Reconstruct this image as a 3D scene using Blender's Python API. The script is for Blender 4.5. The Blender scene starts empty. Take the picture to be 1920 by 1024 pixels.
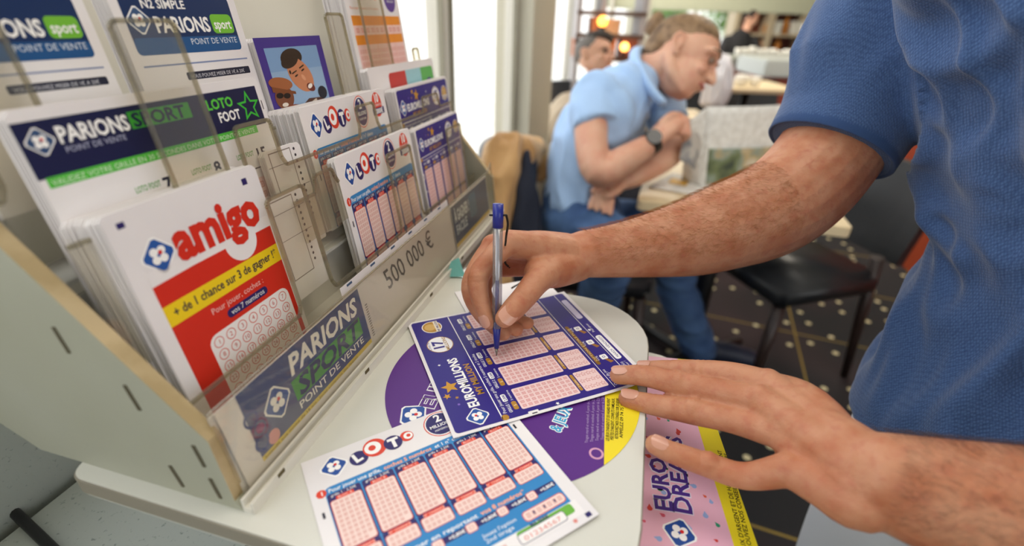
import bpy, bmesh, math, random
import numpy as np
from mathutils import Vector, Matrix, noise
random.seed(7)
SC = bpy.context.scene; COL = SC.collection
PI = math.pi; R = math.radians
# ---------------------------------------------------------------- camera, light, exposure
F = 908.0; PITCH = 0.4875; ROLL = 0.0342
TZ = 0.92; S = 0.875; CZ = TZ + 0.32 * S          # table height, scale of table units, camera height
CAM = Vector((0, 0, CZ))
cp, sp, cr, sr = math.cos(PITCH), math.sin(PITCH), math.cos(ROLL), math.sin(ROLL)
FW = Vector((0, cp, -sp)); r0 = Vector((1, 0, 0)); u0_ = Vector((0, sp, cp))
RT = cr * r0 + sr * u0_; UP = -sr * r0 + cr * u0_
cam_d = bpy.data.cameras.new('camera'); cam = bpy.data.objects.new('camera', cam_d); COL.objects.link(cam)
M = Matrix.Identity(4)
for i in range(3):
    M[i][0] = RT[i]; M[i][1] = UP[i]; M[i][2] = -FW[i]; M[i][3] = CAM[i]
cam.matrix_world = M
cam_d.sensor_width = 36; cam_d.lens = F / 1920 * 36; cam_d.clip_start = .01; cam_d.clip_end = 200
cam_d.dof.use_dof = True; cam_d.dof.focus_distance = .425; cam_d.dof.aperture_fstop = 2.8
SC.camera = cam
SC.view_settings.view_transform = 'Standard'; SC.view_settings.look = 'None'
SC.view_settings.gamma = 1; SC.view_settings.use_curve_mapping = False
SC.view_settings.exposure = 0.78
SC.cycles.use_denoising = True; SC.cycles.max_bounces = 8; SC.cycles.transparent_max_bounces = 24
SC.cycles.caustics_reflective = False; SC.cycles.caustics_refractive = False
wd = bpy.data.worlds.new('world'); SC.world = wd; wd.use_nodes = True
nt = wd.node_tree; bg = nt.nodes['Background']
tc = nt.nodes.new('ShaderNodeTexCoord'); sx = nt.nodes.new('ShaderNodeSeparateXYZ'); rp = nt.nodes.new('ShaderNodeValToRGB')
nt.links.new(tc.outputs['Generated'], sx.inputs[0]); nt.links.new(sx.outputs['Z'], rp.inputs[0]); nt.links.new(rp.outputs[0], bg.inputs[0])
rp.color_ramp.elements[0].position = 0.0; rp.color_ramp.elements[0].color = (.8, .79, .76, 1)
rp.color_ramp.elements[1].position = 0.12; rp.color_ramp.elements[1].color = (.96, .98, 1, 1)
bg.inputs[1].default_value = 1.5
def area(name, loc, rot, sx_, sy_, power, col):
    l = bpy.data.lights.new(name, 'AREA'); l.shape = 'RECTANGLE'; l.size = sx_; l.size_y = sy_; l.energy = power; l.color = col
    o = bpy.data.objects.new(name, l); COL.objects.link(o); o.location = loc; o.rotation_euler = rot; return o
area('added_ceiling_fill', (.6, .5, 2.66), (0, 0, 0), 1.4, .8, 9, (1, .93, .84))  # soft overhead lights added to fill the interior, no fittings in view
area('added_ceiling_fill', (1.8, 3.2, 2.66), (0, 0, 0), 1.0, .6, 22, (1, .9, .76))
area('added_ceiling_fill', (1.6, 6.0, 2.66), (0, 0, 0), 1.6, 1.0, 60, (1, .9, .76))

# ---------------------------------------------------------------- pixel helpers (1920 x 1024)
def ray(x, y): return (x - 960) / F * RT + (512 - y) / F * UP + FW
def atd(x, y, D): return CAM + ray(x, y) * D
def atz(x, y, z): d = ray(x, y); return CAM + d * ((z - CZ) / d.z)
def aty(x, y, Y): d = ray(x, y); return CAM + d * (Y / d.y)
A0 = Vector((-.1854 * S, .2237 * S, TZ)); DU = Vector((.248, .9688, 0)).normalized(); DN = Vector((-DU.y, DU.x, 0)); DZ = Vector((0, 0, 1))
DANG = math.atan2(DU.y, DU.x)
def L(u, v, w): return A0 + S * (u * DU + v * DN) + S * w * DZ      # display frame, table units
def loc(p): q = (p - A0) / S; return Vector((q.dot(DU), q.dot(DN), q.z))
def atplane(x, y, p0, n): d = ray(x, y); return CAM + d * ((p0 - CAM).dot(n) / d.dot(n))

# ---------------------------------------------------------------- materials
def lin(c): c /= 255; return c / 12.92 if c <= .04045 else ((c + .055) / 1.055) ** 2.4
def hx(s): s = s.lstrip('#'); return tuple(lin(int(s[i:i + 2], 16)) for i in (0, 2, 4)) + (1,)
MC = {}
def mat(name, col, rough=.5, metal=0, spec=.5, trans=0, coat=0, bump=None, vary=None, emit=0, sheen=0, sss=0, alpha=1):
    if name in MC: return MC[name]
    m = bpy.data.materials.new(name); m.use_nodes = True; MC[name] = m
    n = m.node_tree; b = n.nodes['Principled BSDF']
    c = hx(col) if isinstance(col, str) else tuple(col) + (1,)
    b.inputs['Base Color'].default_value = c; b.inputs['Roughness'].default_value = rough; b.inputs['Metallic'].default_value = metal
    b.inputs['Specular IOR Level'].default_value = spec; b.inputs['Transmission Weight'].default_value = trans; b.inputs['Coat Weight'].default_value = coat
    b.inputs['Sheen Weight'].default_value = sheen; b.inputs['Alpha'].default_value = alpha
    if sss: b.inputs['Subsurface Weight'].default_value = sss; b.inputs['Subsurface Radius'].default_value = (.012, .004, .002); b.inputs['Subsurface Scale'].default_value = .35
    if emit: b.inputs['Emission Color'].default_value = c; b.inputs['Emission Strength'].default_value = emit
    if bump or vary:
        t = n.nodes.new('ShaderNodeTexCoord')
    if bump:
        z = n.nodes.new('ShaderNodeTexNoise'); z.inputs['Scale'].default_value = bump[0]; z.inputs['Detail'].default_value = 4
        n.links.new(t.outputs['Object'], z.inputs['Vector'])
        bp = n.nodes.new('ShaderNodeBump'); bp.inputs['Strength'].default_value = bump[1]; bp.inputs['Distance'].default_value = bump[2] if len(bump) > 2 else .002
        n.links.new(z.outputs[0], bp.inputs['Height']); n.links.new(bp.outputs[0], b.inputs['Normal'])
    if vary:   # (colour2, scale, lo, hi)
        z = n.nodes.new('ShaderNodeTexNoise'); z.inputs['Scale'].default_value = vary[1]; z.inputs['Detail'].default_value = 5
        n.links.new(t.outputs['Object'], z.inputs['Vector'])
        rm = n.nodes.new('ShaderNodeMapRange'); rm.inputs[1].default_value = vary[2]; rm.inputs[2].default_value = vary[3]; n.links.new(z.outputs[0], rm.inputs[0])
        mx = n.nodes.new('ShaderNodeMix'); mx.data_type = 'RGBA'; mx.inputs[6].default_value = c; mx.inputs[7].default_value = hx(vary[0])
        n.links.new(rm.outputs[0], mx.inputs[0]); n.links.new(mx.outputs[2], b.inputs['Base Color'])
    return m
def clear(name, tint, fac, rough=.05):
    if name in MC: return MC[name]
    m = bpy.data.materials.new(name); m.use_nodes = True; MC[name] = m; n = m.node_tree
    n.nodes.remove(n.nodes['Principled BSDF']); out = n.nodes['Material Output']
    a = n.nodes.new('ShaderNodeBsdfTransparent'); a.inputs[0].default_value = hx(tint)
    g = n.nodes.new('ShaderNodeBsdfGlossy'); g.inputs['Roughness'].default_value = rough
    d = n.nodes.new('ShaderNodeBsdfDiffuse'); d.inputs[0].default_value = (.75, .73, .66, 1)
    m1 = n.nodes.new('ShaderNodeMixShader'); m1.inputs[0].default_value = .5
    n.links.new(g.outputs[0], m1.inputs[1]); n.links.new(d.outputs[0], m1.inputs[2])
    m2 = n.nodes.new('ShaderNodeMixShader'); m2.inputs[0].default_value = fac
    n.links.new(a.outputs[0], m2.inputs[1]); n.links.new(m1.outputs[0], m2.inputs[2]); n.links.new(m2.outputs[0], out.inputs[0])
    return m
PC = {}
def pm(col):
    if col not in PC: PC[col] = mat('ink_' + col.strip('#'), col, .38, spec=.4)
    return PC[col]
PAPER = mat('paper', '#f3f0f2', .45, vary=('#e9e6ea', 9, .4, .7))
PEDGE = mat('paper_edge', '#e6e2e3', .8)
WHITEP = mat('white_laminate', '#dcdcd4', .25, vary=('#cfcfc6', 3, .35, .75), bump=(60, .05))
CREAM = mat('cream_board', '#aeb0a2', .5, vary=('#a6a795', 6, .35, .7), bump=(40, .1))
TAN = mat('raw_board_edge', '#c0ac86', .7, vary=('#a8946c', 30, .4, .6))
ACR = clear('clear_acrylic', '#f8f6ef', .10)
ACE = clear('clear_acrylic_edge', '#ddd8c6', .22, .15)
WIN = clear('window_glass', '#fcfcfc', .05, .02)
BLACK = mat('black_plastic', '#141416', .4)

# ---------------------------------------------------------------- mesh helpers
def tag(o, label=None, cat=None, group=None, kind=None):
    if label: o['label'] = label
    if cat: o['category'] = cat
    if group: o['group'] = group
    if kind: o['kind'] = kind
    return o
def empty(name, loc_, rz=0, label=None, cat=None, group=None):
    o = bpy.data.objects.new(name, None); COL.objects.link(o); o.location = loc_; o.rotation_euler = (0, 0, rz); o.empty_display_size = .05
    bpy.context.view_layer.update()
    return tag(o, label, cat, group)
def mk(name, me, mats, parent=None, smooth=False):
    for m in (mats if isinstance(mats, (list, tuple)) else [mats]): me.materials.append(m)
    o = bpy.data.objects.new(name, me); COL.objects.link(o)
    if parent is not None:
        o.parent = parent; o.matrix_parent_inverse = PM(parent).inverted()
    if smooth:
        for p in me.polygons: p.use_smooth = True
    return o
def PM(o):
    m = Matrix.LocRotScale(o.location, o.rotation_euler, o.scale)
    return PM(o.parent) @ o.matrix_parent_inverse @ m if o.parent else m
def ob(name, bm, m, parent=None, smooth=False):     # verts in world coordinates
    me = bpy.data.meshes.new(name); bm.normal_update(); bm.to_mesh(me); bm.free()
    return mk(name, me, m, parent, smooth)
def new(): return bmesh.new()
def box(bm, c, s, rot=None, bev=0, mi=0):
    t = bmesh.new(); bmesh.ops.create_cube(t, size=1)
    for v in t.verts: v.co = Vector((v.co.x * s[0], v.co.y * s[1], v.co.z * s[2]))
    if bev: bmesh.ops.bevel(t, geom=list(t.edges), offset=bev, segments=2, affect='EDGES')
    X = Matrix.Translation(Vector(c)) @ (rot.to_4x4() if rot else Matrix.Identity(4))
    bmesh.ops.transform(t, matrix=X, verts=list(t.verts)); join(bm, t, mi)
def join(bm, t, mi=0):
    d = {v: bm.verts.new(v.co) for v in t.verts}
    for f in t.faces:
        try: g = bm.faces.new([d[v] for v in f.verts]); g.material_index = mi; g.smooth = f.smooth
        except ValueError: pass
    t.free()
def prism(bm, pts, d, mi=0, bev=0):                  # polygon of world points extruded by vector d
    t = bmesh.new(); a = [t.verts.new(p) for p in pts]; b = [t.verts.new(Vector(p) + d) for p in pts]
    t.faces.new(a[::-1]); t.faces.new(b)
    for i in range(len(a)): t.faces.new((a[i], a[(i + 1) % len(a)], b[(i + 1) % len(a)], b[i]))
    if bev: bmesh.ops.bevel(t, geom=list(t.edges), offset=bev, segments=2, affect='EDGES')
    bmesh.ops.recalc_face_normals(t, faces=list(t.faces)); join(bm, t, mi)
def catmull(P, n):
    out = []
    for i in range(len(P) - 1):
        p0 = P[max(i - 1, 0)]; p1 = P[i]; p2 = P[i + 1]; p3 = P[min(i + 2, len(P) - 1)]
        for k in range(n):
            t = k / n; out.append(.5 * ((2 * p1) + (-p0 + p2) * t + (2 * p0 - 5 * p1 + 4 * p2 - p3) * t * t + (-p0 + 3 * p1 - 3 * p2 + p3) * t ** 3))
    out.append(P[-1]); return out
def tube(bm, pts, rad, n=14, sub=4, upv=None, cap=True, mi=0, smooth=True):
    """tapered limb: rad items r or (r_side, r_up)"""
    pts = [np.array(p, float) for p in pts]; rr = [np.array((r, r) if not hasattr(r, '__len__') else r, float) for r in (rad if hasattr(rad, '__len__') else [rad] * len(pts))]
    if sub > 1: pts = catmull(pts, sub); rr = catmull(rr, sub)
    m = len(pts); T = [Vector(pts[min(i + 1, m - 1)] - pts[max(i - 1, 0)]).normalized() for i in range(m)]
    up = Vector(upv) if upv else Vector((0, 0, 1))
    if abs(T[0].dot(up.normalized())) > .97: up = Vector((0, 1, 0)) if abs(T[0].y) < .9 else Vector((1, 0, 0))
    rings = []
    def ring(c, a, b, s1, s2): return [bm.verts.new(Vector(c) + a * math.cos(2 * PI * k / n) * s1 + b * math.sin(2 * PI * k / n) * s2) for k in range(n)]
    for i in range(m):
        t = T[i]; b = (up - t * up.dot(t)).normalized(); a = t.cross(b)
        if upv is None: up = b
        s1, s2 = max(rr[i][0], 1e-5), max(rr[i][1], 1e-5)
        if cap and i == 0:
            for q in (75, 50, 25): rings.append(ring(Vector(pts[0]) - t * min(s1, s2) * math.sin(R(q)), a, b, s1 * math.cos(R(q)), s2 * math.cos(R(q))))
        rings.append(ring(pts[i], a, b, s1, s2))
        if cap and i == m - 1:
            for q in (25, 50, 75): rings.append(ring(Vector(pts[i]) + t * min(s1, s2) * math.sin(R(q)), a, b, s1 * math.cos(R(q)), s2 * math.cos(R(q))))
    for i in range(len(rings) - 1):
        for k in range(n):
            f = bm.faces.new((rings[i][k], rings[i][(k + 1) % n], rings[i + 1][(k + 1) % n], rings[i + 1][k])); f.smooth = smooth; f.material_index = mi
    f = bm.faces.new(rings[0][::-1]); f.material_index = mi; f = bm.faces.new(rings[-1]); f.material_index = mi
def ell(bm, c, rx, ry=None, rz=None, X=None, mi=0, u=20, v=12):
    ry = rx if ry is None else ry; rz = ry if rz is None else rz
    t = bmesh.new(); bmesh.ops.create_uvsphere(t, u_segments=u, v_segments=v, radius=1)
    m = Matrix.Translation(Vector(c)) @ (X.to_4x4() if X else Matrix.Identity(4)) @ Matrix.Diagonal((rx, ry, rz, 1))
    bmesh.ops.transform(t, matrix=m, verts=list(t.verts))
    for f in t.faces: f.smooth = True
    join(bm, t, mi)
def basis(x, y=None, z=None):
    """matrix with columns; x forward, z up approx"""
    x = Vector(x).normalized(); z = Vector(z if z else (0, 0, 1)); y = z.cross(x).normalized(); z = x.cross(y)
    return Matrix((x, y, z)).transposed()
def remesh(bm, voxel, smooth=8, fac=.5, disp=None):
    me = bpy.data.meshes.new('tmp'); bm.normal_update(); bm.to_mesh(me); bm.free()
    o = bpy.data.objects.new('tmp', me); COL.objects.link(o)
    r = o.modifiers.new('r', 'REMESH'); r.mode = 'VOXEL'; r.voxel_size = voxel; r.use_smooth_shade = True
    if smooth: s = o.modifiers.new('s', 'SMOOTH'); s.iterations = smooth; s.factor = fac
    dg = bpy.context.evaluated_depsgraph_get(); e = o.evaluated_get(dg)
    out = bpy.data.meshes.new_from_object(e); bpy.data.objects.remove(o); bpy.data.meshes.remove(me); out.materials.clear()
    if disp:
        n = len(out.vertices); co = np.empty(n * 3); no = np.empty(n * 3)
        out.vertices.foreach_get('co', co); out.vertices.foreach_get('normal', no); co = co.reshape(-1, 3); no = no.reshape(-1, 3)
        co = co + no * disp(co, no)[:, None]; out.vertices.foreach_set('co', co.ravel()); out.update()
    return out

# ---------------------------------------------------------------- flat print drawn as thin ink layers
TXT = {}
def text_mesh(s, bold, font_res=2):
    k = (s, bold)
    if k in TXT: return TXT[k]
    c = bpy.data.curves.new('t', 'FONT'); c.body = s; c.size = 1; c.resolution_u = font_res; c.offset = bold; c.fill_mode = 'FRONT'; c.dimensions = '2D'
    o = bpy.data.objects.new('t', c); me = o.to_mesh()
    V = np.array([v.co[:2] for v in me.vertices]) if len(me.vertices) else np.zeros((0, 2)); Fc = [tuple(p.vertices) for p in me.polygons]
    o.to_mesh_clear(); bpy.data.objects.remove(o); bpy.data.curves.remove(c)
    TXT[k] = (V, Fc); return TXT[k]
class Print:
    """canvas: x right, y down, in units; scale turns units into metres"""
    def __init__(s, scale, dz=.00006): s.s = scale; s.v = []; s.f = []; s.m = []; s.cols = []; s.dz = dz
    def mi(s, c):
        if c not in s.cols: s.cols.append(c)
        return s.cols.index(c)
    def poly(s, pts, col, lay=1):
        b = len(s.v); s.v += [(x, y, lay) for x, y in pts]; s.f.append(tuple(range(b, b + len(pts)))[::-1]); s.m.append(s.mi(col))
    def rect(s, x0, y0, x1, y1, col, lay=1, r=0):
        if r <= 0: return s.poly([(x0, y0), (x1, y0), (x1, y1), (x0, y1)], col, lay)
        P = []
        for cx, cy, a in ((x1 - r, y0 + r, -90), (x1 - r, y1 - r, 0), (x0 + r, y1 - r, 90), (x0 + r, y0 + r, 180)):
            for k in range(5): q = R(a + 22.5 * k); P.append((cx + r * math.cos(q), cy + r * math.sin(q)))
        s.poly(P, col, lay)
    def circ(s, x, y, r, col, lay=1, n=28, sy=1): s.poly([(x + r * math.cos(2 * PI * k / n), y + sy * r * math.sin(2 * PI * k / n)) for k in range(n)], col, lay)
    def ring(s, x0, y0, x1, y1, t, col, lay):
        s.rect(x0, y0, x1, y0 + t, col, lay); s.rect(x0, y1 - t, x1, y1, col, lay); s.rect(x0, y0 + t, x0 + t, y1 - t, col, lay); s.rect(x1 - t, y0 + t, x1, y1 - t, col, lay)
    def hoop(s, x, y, r, t, col, lay, n=16):
        for k in range(n):
            a, b = 2 * PI * k / n, 2 * PI * (k + 1) / n
            s.poly([(x + r * math.cos(a), y + r * math.sin(a)), (x + r * math.cos(b), y + r * math.sin(b)), (x + (r - t) * math.cos(b), y + (r - t) * math.sin(b)), (x + (r - t) * math.cos(a), y + (r - t) * math.sin(a))], col, lay)
    def star(s, x, y, r, col, lay, rot=0, n=5, q=.45): s.poly([(x + (r if k % 2 == 0 else r * q) * math.sin(PI * k / n + rot), y - (r if k % 2 == 0 else r * q) * math.cos(PI * k / n + rot)) for k in range(2 * n)], col, lay)
    def text(s, t, x, y, size, col, lay=3, ang=0, bold=.0, al='l', sx=1, shear=0, width=None):
        V, Fc = text_mesh(t, bold)
        if not len(V): return
        w = V[:, 0].max(); 
        if width: sx = width / (w * size)
        off = {'l': 0, 'c': -w / 2, 'r': -w}[al]; ca, sa = math.cos(R(ang)), math.sin(R(ang)); b = len(s.v)
        for vx, vy in V:
            px, py = (vx + off + shear * vy) * size * sx, -vy * size
            s.v.append((x + px * ca + py * sa, y - px * sa + py * ca, lay))
        k = s.mi(col)
        for f in Fc: s.f.append(tuple(b + i for i in f)); s.m.append(k)
    def clover(s, x, y, r, lay=3, rot=0, ground='#1f4fa0'):
        def sq(q, col, l): 
            P = []
            for k in range(4):
                a = rot + PI / 2 * k
                for d in (-.13, .13): P.append((x + q * math.cos(a + d), y + q * math.sin(a + d)))
            s.poly(P, col, l)
        sq(r * 1.15, '#ffffff', lay); sq(r, ground, lay + 1)
        for k in range(4):
            a = rot + PI / 4 + PI / 2 * k; s.circ(x + r * .36 * math.cos(a), y + r * .36 * math.sin(a), r * .27, '#ffffff', lay + 2, 14)
        a = rot - PI / 4; s.circ(x + r * .2 * math.cos(a), y + r * .2 * math.sin(a), r * .14, '#d8241f', lay + 3, 10)
    def build(s, name, org, X, Y, parent=None, bend=None, cuts=0):
        """org = canvas origin (top left), X right, Y up (unit vectors), Z towards viewer"""
        Z = X.cross(Y); me = bpy.data.meshes.new(name)
        V = [(vx * s.s, -vy * s.s, l * s.dz) for vx, vy, l in s.v]
        me.from_pydata(V, [], s.f); me.polygons.foreach_set('material_index', s.m); me.update()
        if bend:
            bm = bmesh.new(); bm.from_mesh(me)
            xs = [v.co.x for v in bm.verts]; ys = [v.co.y for v in bm.verts]
            for k in range(1, cuts):
                x = min(xs) + (max(xs) - min(xs)) * k / cuts; bmesh.ops.bisect_plane(bm, geom=bm.verts[:] + bm.edges[:] + bm.faces[:], plane_co=(x, 0, 0), plane_no=(1, 0, 0))
                y = min(ys) + (max(ys) - min(ys)) * k / cuts; bmesh.ops.bisect_plane(bm, geom=bm.verts[:] + bm.edges[:] + bm.faces[:], plane_co=(0, y, 0), plane_no=(0, 1, 0))
            for v in bm.verts: v.co.z += bend(v.co.x, v.co.y)
            bm.to_mesh(me); bm.free()
        T = Matrix.Identity(4)
        for i in range(3): T[i][0] = X[i]; T[i][1] = Y[i]; T[i][2] = Z[i]; T[i][3] = org[i]
        me.transform(T)
        return mk(name, me, [pm(c) for c in s.cols], parent)
def cells(p, x0, y0, x1, y1, nx, ny, col='#d9776c', lay=4, fill=.62, t=.13, ghost=None):
    cw, ch = (x1 - x0) / nx, (y1 - y0) / ny
    for i in range(nx):
        for j in range(ny):
            if ghost and ghost(i, j): continue
            cx, cy = x0 + (i + .5) * cw, y0 + (j + .5) * ch; w, h = cw * fill / 2, ch * fill / 2
            p.ring(cx - w, cy - h, cx + w, cy + h, min(cw, ch) * t, col, lay)
            if t > .1: p.rect(cx - w * .25, cy - h * .45, cx + w * .25, cy + h * .45, col, lay)

def loto_print(scale):
    p = Print(scale); W, Hh = 1.18, 1.045; blue = '#3187c8'; navy = '#2b2467'; red = '#e2452f'; pk = '#f6dcd6'
    p.clover(.147, .108, .062, 1, 0)
    p.circ(.277, .119, .05, navy, 1); p.text('L', .255, .145, .085, '#ffffff', 2, bold=.05, ang=14)
    p.circ(.372, .09, .064, red, 3); p.circ(.362, .088, .045, '#ffffff', 4); p.circ(.358, .088, .02, red, 5)
    p.circ(.472, .107, .052, navy, 4); p.text('T', .448, .14, .09, '#ffffff', 5, bold=.06)
    p.circ(.555, .1, .038, red, 3); p.circ(.563, .1, .026, '#ffffff', 5); p.circ(.565, .1, .012, red, 6)
    p.circ(.76, .105, .098, red, 1); p.circ(.76, .105, .092, '#ffffff', 2); p.circ(.76, .105, .085, navy, 3)
    p.text('2', .76, .085, .08, '#ffffff', 4, bold=.03, al='c'); p.text('MILLIONS', .76, .125, .032, '#ffffff', 4, bold=.02, al='c'); p.text('minimum', .76, .155, .028, '#ffffff', 4, al='c')
    p.circ(1.03, .09, .078, red, 1); p.text('10', 1.03, .075, .075, '#ffffff', 3, bold=.04, al='c'); p.text('GAGNANTS A', 1.03, .1, .022, '#ffffff', 3, al='c')
    p.rect(.94, .11, 1.13, .152, navy, 4); p.text('20000€', 1.035, .147, .045, '#ffffff', 5, bold=.03, al='c')
    p.rect(.068, .225, 1.108, .985, blue, 1, .03)
    p.circ(.052, .25, .026, red, 2, 8); p.text('1', .052, .262, .035, '#ffffff', 3, bold=.03, al='c')
    p.text('Pour jouer une grille,', .085, .262, .034, '#ffffff', 2, bold=.01, width=.27)
    p.text('cochez 5 numéros', .37, .262, .034, '#ffb08a', 2, bold=.03, width=.27); p.text('et 1 n° chance', .66, .262, .034, '#ffffff', 2, bold=.01, width=.2)
    for i in range(6):
        a = .08 + .1725 * i; b = a + .148
        p.rect(a - .008, .272, b + .008, .61, navy, 2, .012); p.text('grille %d · 2,20€' % (i + 1), a + .01, .292, .022, '#ffffff', 3, width=.125)
        p.rect(a + .03, .296, b - .03, .33, red, 3, .008); p.text('BLOC %s' % 'ABCDEF'[i], (a + b) / 2, .314, .02, '#ffd9cc', 4, al='c')
        p.rect(a - .003, .317, b + .003, .603, red, 4, .014); p.rect(a, .32, b, .6, pk, 5, .012)
        cells(p, a + .008, .326, b - .008, .596, 5, 10, '#dfa79f', 6, ghost=lambda i_, j_: i_ == 4 and j_ == 9)
        p.rect(a - .008, .61, b + .008, .68, navy, 2); p.rect(a + .02, .607, b - .02, .64, red, 3, .006); p.text('N° CHANCE', (a + b) / 2, .626, .02, '#ffd9cc', 4, al='c')
        p.rect(a - .003, .629, b + .003, .706, red, 4, .014); p.rect(a, .632, b, .703, pk, 5, .012); cells(p, a + .01, .638, b - .01, .698, 5, 2, '#dfa79f', 6)
    p.text('À gagner en reportant', .25, .755, .034, '#ffffff', 2, bold=.01, width=.42); p.text('vos 8 numéros*', .69, .755, .034, '#ffb08a', 2, bold=.03, width=.25)
    for i, x in enumerate((.455, .625, .795, .965)):
        p.rect(x, .765, x + .14, .8, navy, 2, .014); p.text('+0,80€', x + .045, .793, .026, '#ffffff', 3, bold=.02, width=.085)
        p.rect(x - .035, .762, x + .02, .812, red, 3, .012); p.rect(x - .032, .765, x + .017, .809, pk, 4, .01); p.ring(x - .018, .778, x + .004, .796, .003, '#dfa79f', 5)
    p.text('Jouez l\'option', .64, .865, .03, '#ffffff', 2, width=.18); p.text('2nd tirage', .64, .895, .03, '#ffffff', 2, width=.15)
    p.rect(.08, .762, .4, .9, navy, 2, .02); p.rect(.085, .767, .395, .895, pk, 3, .018); cells(p, .1, .785, .38, .88, 8, 3, '#dfa79f', 4)
    p.rect(.855, .842, 1.098, .9, red, 2, .02); p.rect(.859, .846, 1.094, .896, pk, 3, .018); cells(p, .87, .85, 1.085, .892, 7, 1, '#dfa79f', 4)
    for i in range(3): p.rect(.912 + i * .062, .862, .92 + i * .062, .878, navy, 5)
    p.rect(.06, .915, 1.13, 1.0, '#f3f0f2', 2); p.rect(.78, .918, 1.095, .972, '#6fb544', 3, .014); p.rect(.775, .932, 1.04, .988, '#24265e', 4, .014); p.rect(.778, .935, 1.037, .985, '#f6f3f4', 5, .012)
    p.text('MA SÉRIE', .86, .93, .026, navy, 6, bold=.02); p.text('01234567', .8, .975, .035, '#e48a80', 6, width=.21)
    cells(p, .1, .93, .72, .985, 16, 1, '#dfa79f', 3)
    p.rect(1.12, 1.005, 1.15, 1.03, '#2b2467', 2); p.star(1.06, 1.012, .016, '#e48a80', 2, n=6); p.rect(.03, .36, .042, .395, '#1c1c30', 2); p.rect(1.122, .33, 1.134, .365, '#1c1c30', 2)
    return p, W, Hh
def euro_print(scale):
    k = 1.108; W, Hh = 1.0, k; p = Print(scale); nv = '#2d2184'; gold = '#b98a35'; pk = '#f8d9d9'
    p.rect(.018, .018, .985, .978 * k, nv, 1, .02)
    p.clover(.09, .135 * k, .05, 2, 0, '#2456a8')
    p.text('EUROMILLIONS', .155, .165 * k, .075, '#ffffff', 2, bold=.035, width=.41); p.text('MY MILLION', .23, .212 * k, .05, gold, 2, bold=.03, width=.26)
    p.star(.34, .075 * k, .048, '#d29a2e', 2, .2); p.star(.275, .045 * k, .022, '#d29a2e', 2); p.star(.25, .085 * k, .012, '#b98a35', 2); p.star(.2, .08 * k, .01, '#8b6fd0', 2); p.star(.53, .07 * k, .01, '#ffffff', 2)
    p.circ(.715, .12 * k, .078, gold, 2); p.circ(.715, .12 * k, .074, '#fbfbff', 3); p.text('17', .71, .135 * k, .085, nv, 4, bold=.04, al='c'); p.text('MILLIONS', .715, .16 * k, .03, gold, 4, bold=.02, al='c'); p.text('À PARTIR', .715, .06 * k + .01, .02, nv, 4, al='c')
    p.circ(.905, .12 * k, .062, '#ffffff', 2); p.circ(.905, .12 * k, .057, gold, 3); p.circ(.905, .11 * k, .035, '#d6b06a', 4); p.rect(.845, .135 * k, .965, .16 * k, '#f4ead6', 5); p.text('MY MILLION', .905, .155 * k, .02, nv, 6, al='c', bold=.02)
    p.rect(.03, .229 * k, .98, .234 * k, '#ffffff', 2)
    p.text('Pour jouer une grille, cochez 5 numéros et 2 étoiles', .06, .262 * k, .026, '#ffffff', 2, width=.5)
    for i in range(5):
        a = .055 + .186 * i; b = a + .155
        p.text('GRILLE %d' % (i + 1), a, .29 * k, .024, '#ffffff', 2, bold=.01, width=.07); p.rect(a + .08, .272 * k, a + .135, .296 * k, '#ffffff', 2, .008); p.text('2,50€', a + .085, .292 * k, .02, nv, 3, bold=.02, width=.045)
        p.rect(a + .01, .302 * k, a + .07, .326 * k, gold, 2, .01); p.text('5', a + .04, .322 * k, .022, '#fff2d0', 3, al='c'); p.text('5 numéros', a + .078, .32 * k, .018, '#ffffff', 2)
        p.rect(a, .335 * k, b, .635 * k, pk, 2, .01); cells(p, a + .007, .34 * k, b - .007, .63 * k, 5, 10, '#e09a9a', 3)
        p.rect(a + .015, .641 * k, b - .01, .658 * k, gold, 2, .006); p.text('2 étoiles', a + .04, .655 * k, .018, '#fff2d0', 3)
        p.rect(a, .664 * k, b, .79 * k, pk, 2, .01)
        for x in range(3):
            for y in range(4): 
                cx, cy = a + .028 + x * .05, .683 * k + y * .0325
                p.star(cx, cy, .018, '#d58c8c', 3, .3); p.star(cx, cy, .0125, pk, 4, .3)
        if i < 4:
            x = .07 + i * .15; p.rect(x + .03, .862 * k, x + .072, .9 * k, '#ffffff', 2, .008); p.ring(x + .043, .874 * k, x + .059, .888 * k, .003, nv, 3); p.text('+1€', x + .03, .852 * k, .026, '#ffffff', 2)
            p.poly([(x - .01, .89 * k), (x + .03, .875 * k), (x + .028, .893 * k), (x - .004, .912 * k)], '#a4702c', 2)
    p.rect(.03, .806 * k, .98, .809 * k, '#ffffff', 2); p.rect(.22, .818 * k, .62, .84 * k, '#8a6423', 2, .01); p.text('OPTION ÉTOILE PLUS', .42, .836 * k, .02, '#f5d9a0', 3, al='c', width=.34)
    p.text('Option de jeu', .04, .83 * k, .024, '#ffffff', 2); p.rect(.03, .918 * k, .98, .921 * k, '#ffffff', 2)
    p.rect(.22, .93 * k, .46, .965 * k, '#ffffff', 2, .014); p.text('MARDI  VENDREDI', .235, .957 * k, .024, nv, 3, width=.21); p.rect(.66, .93 * k, .9, .965 * k, '#d9d4f2', 2, .014)
    p.text('À quel(s) tirage(s)', .04, .945 * k, .022, '#ffffff', 2, width=.15); p.text('voulez-vous jouer ?', .04, .965 * k, .02, '#ffffff', 2, width=.15); p.text('Pour jouer', .5, .955 * k, .022, '#ffffff', 2)
    p.star(.53, .935 * k, .014, '#ffffff', 2); p.star(.02 + .01, .5 * k, .012, '#ffffff', 2); p.circ(.035, .245 * k, .02, gold, 2, 8); p.circ(.04, .905 * k, .018, gold, 2, 8)
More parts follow.
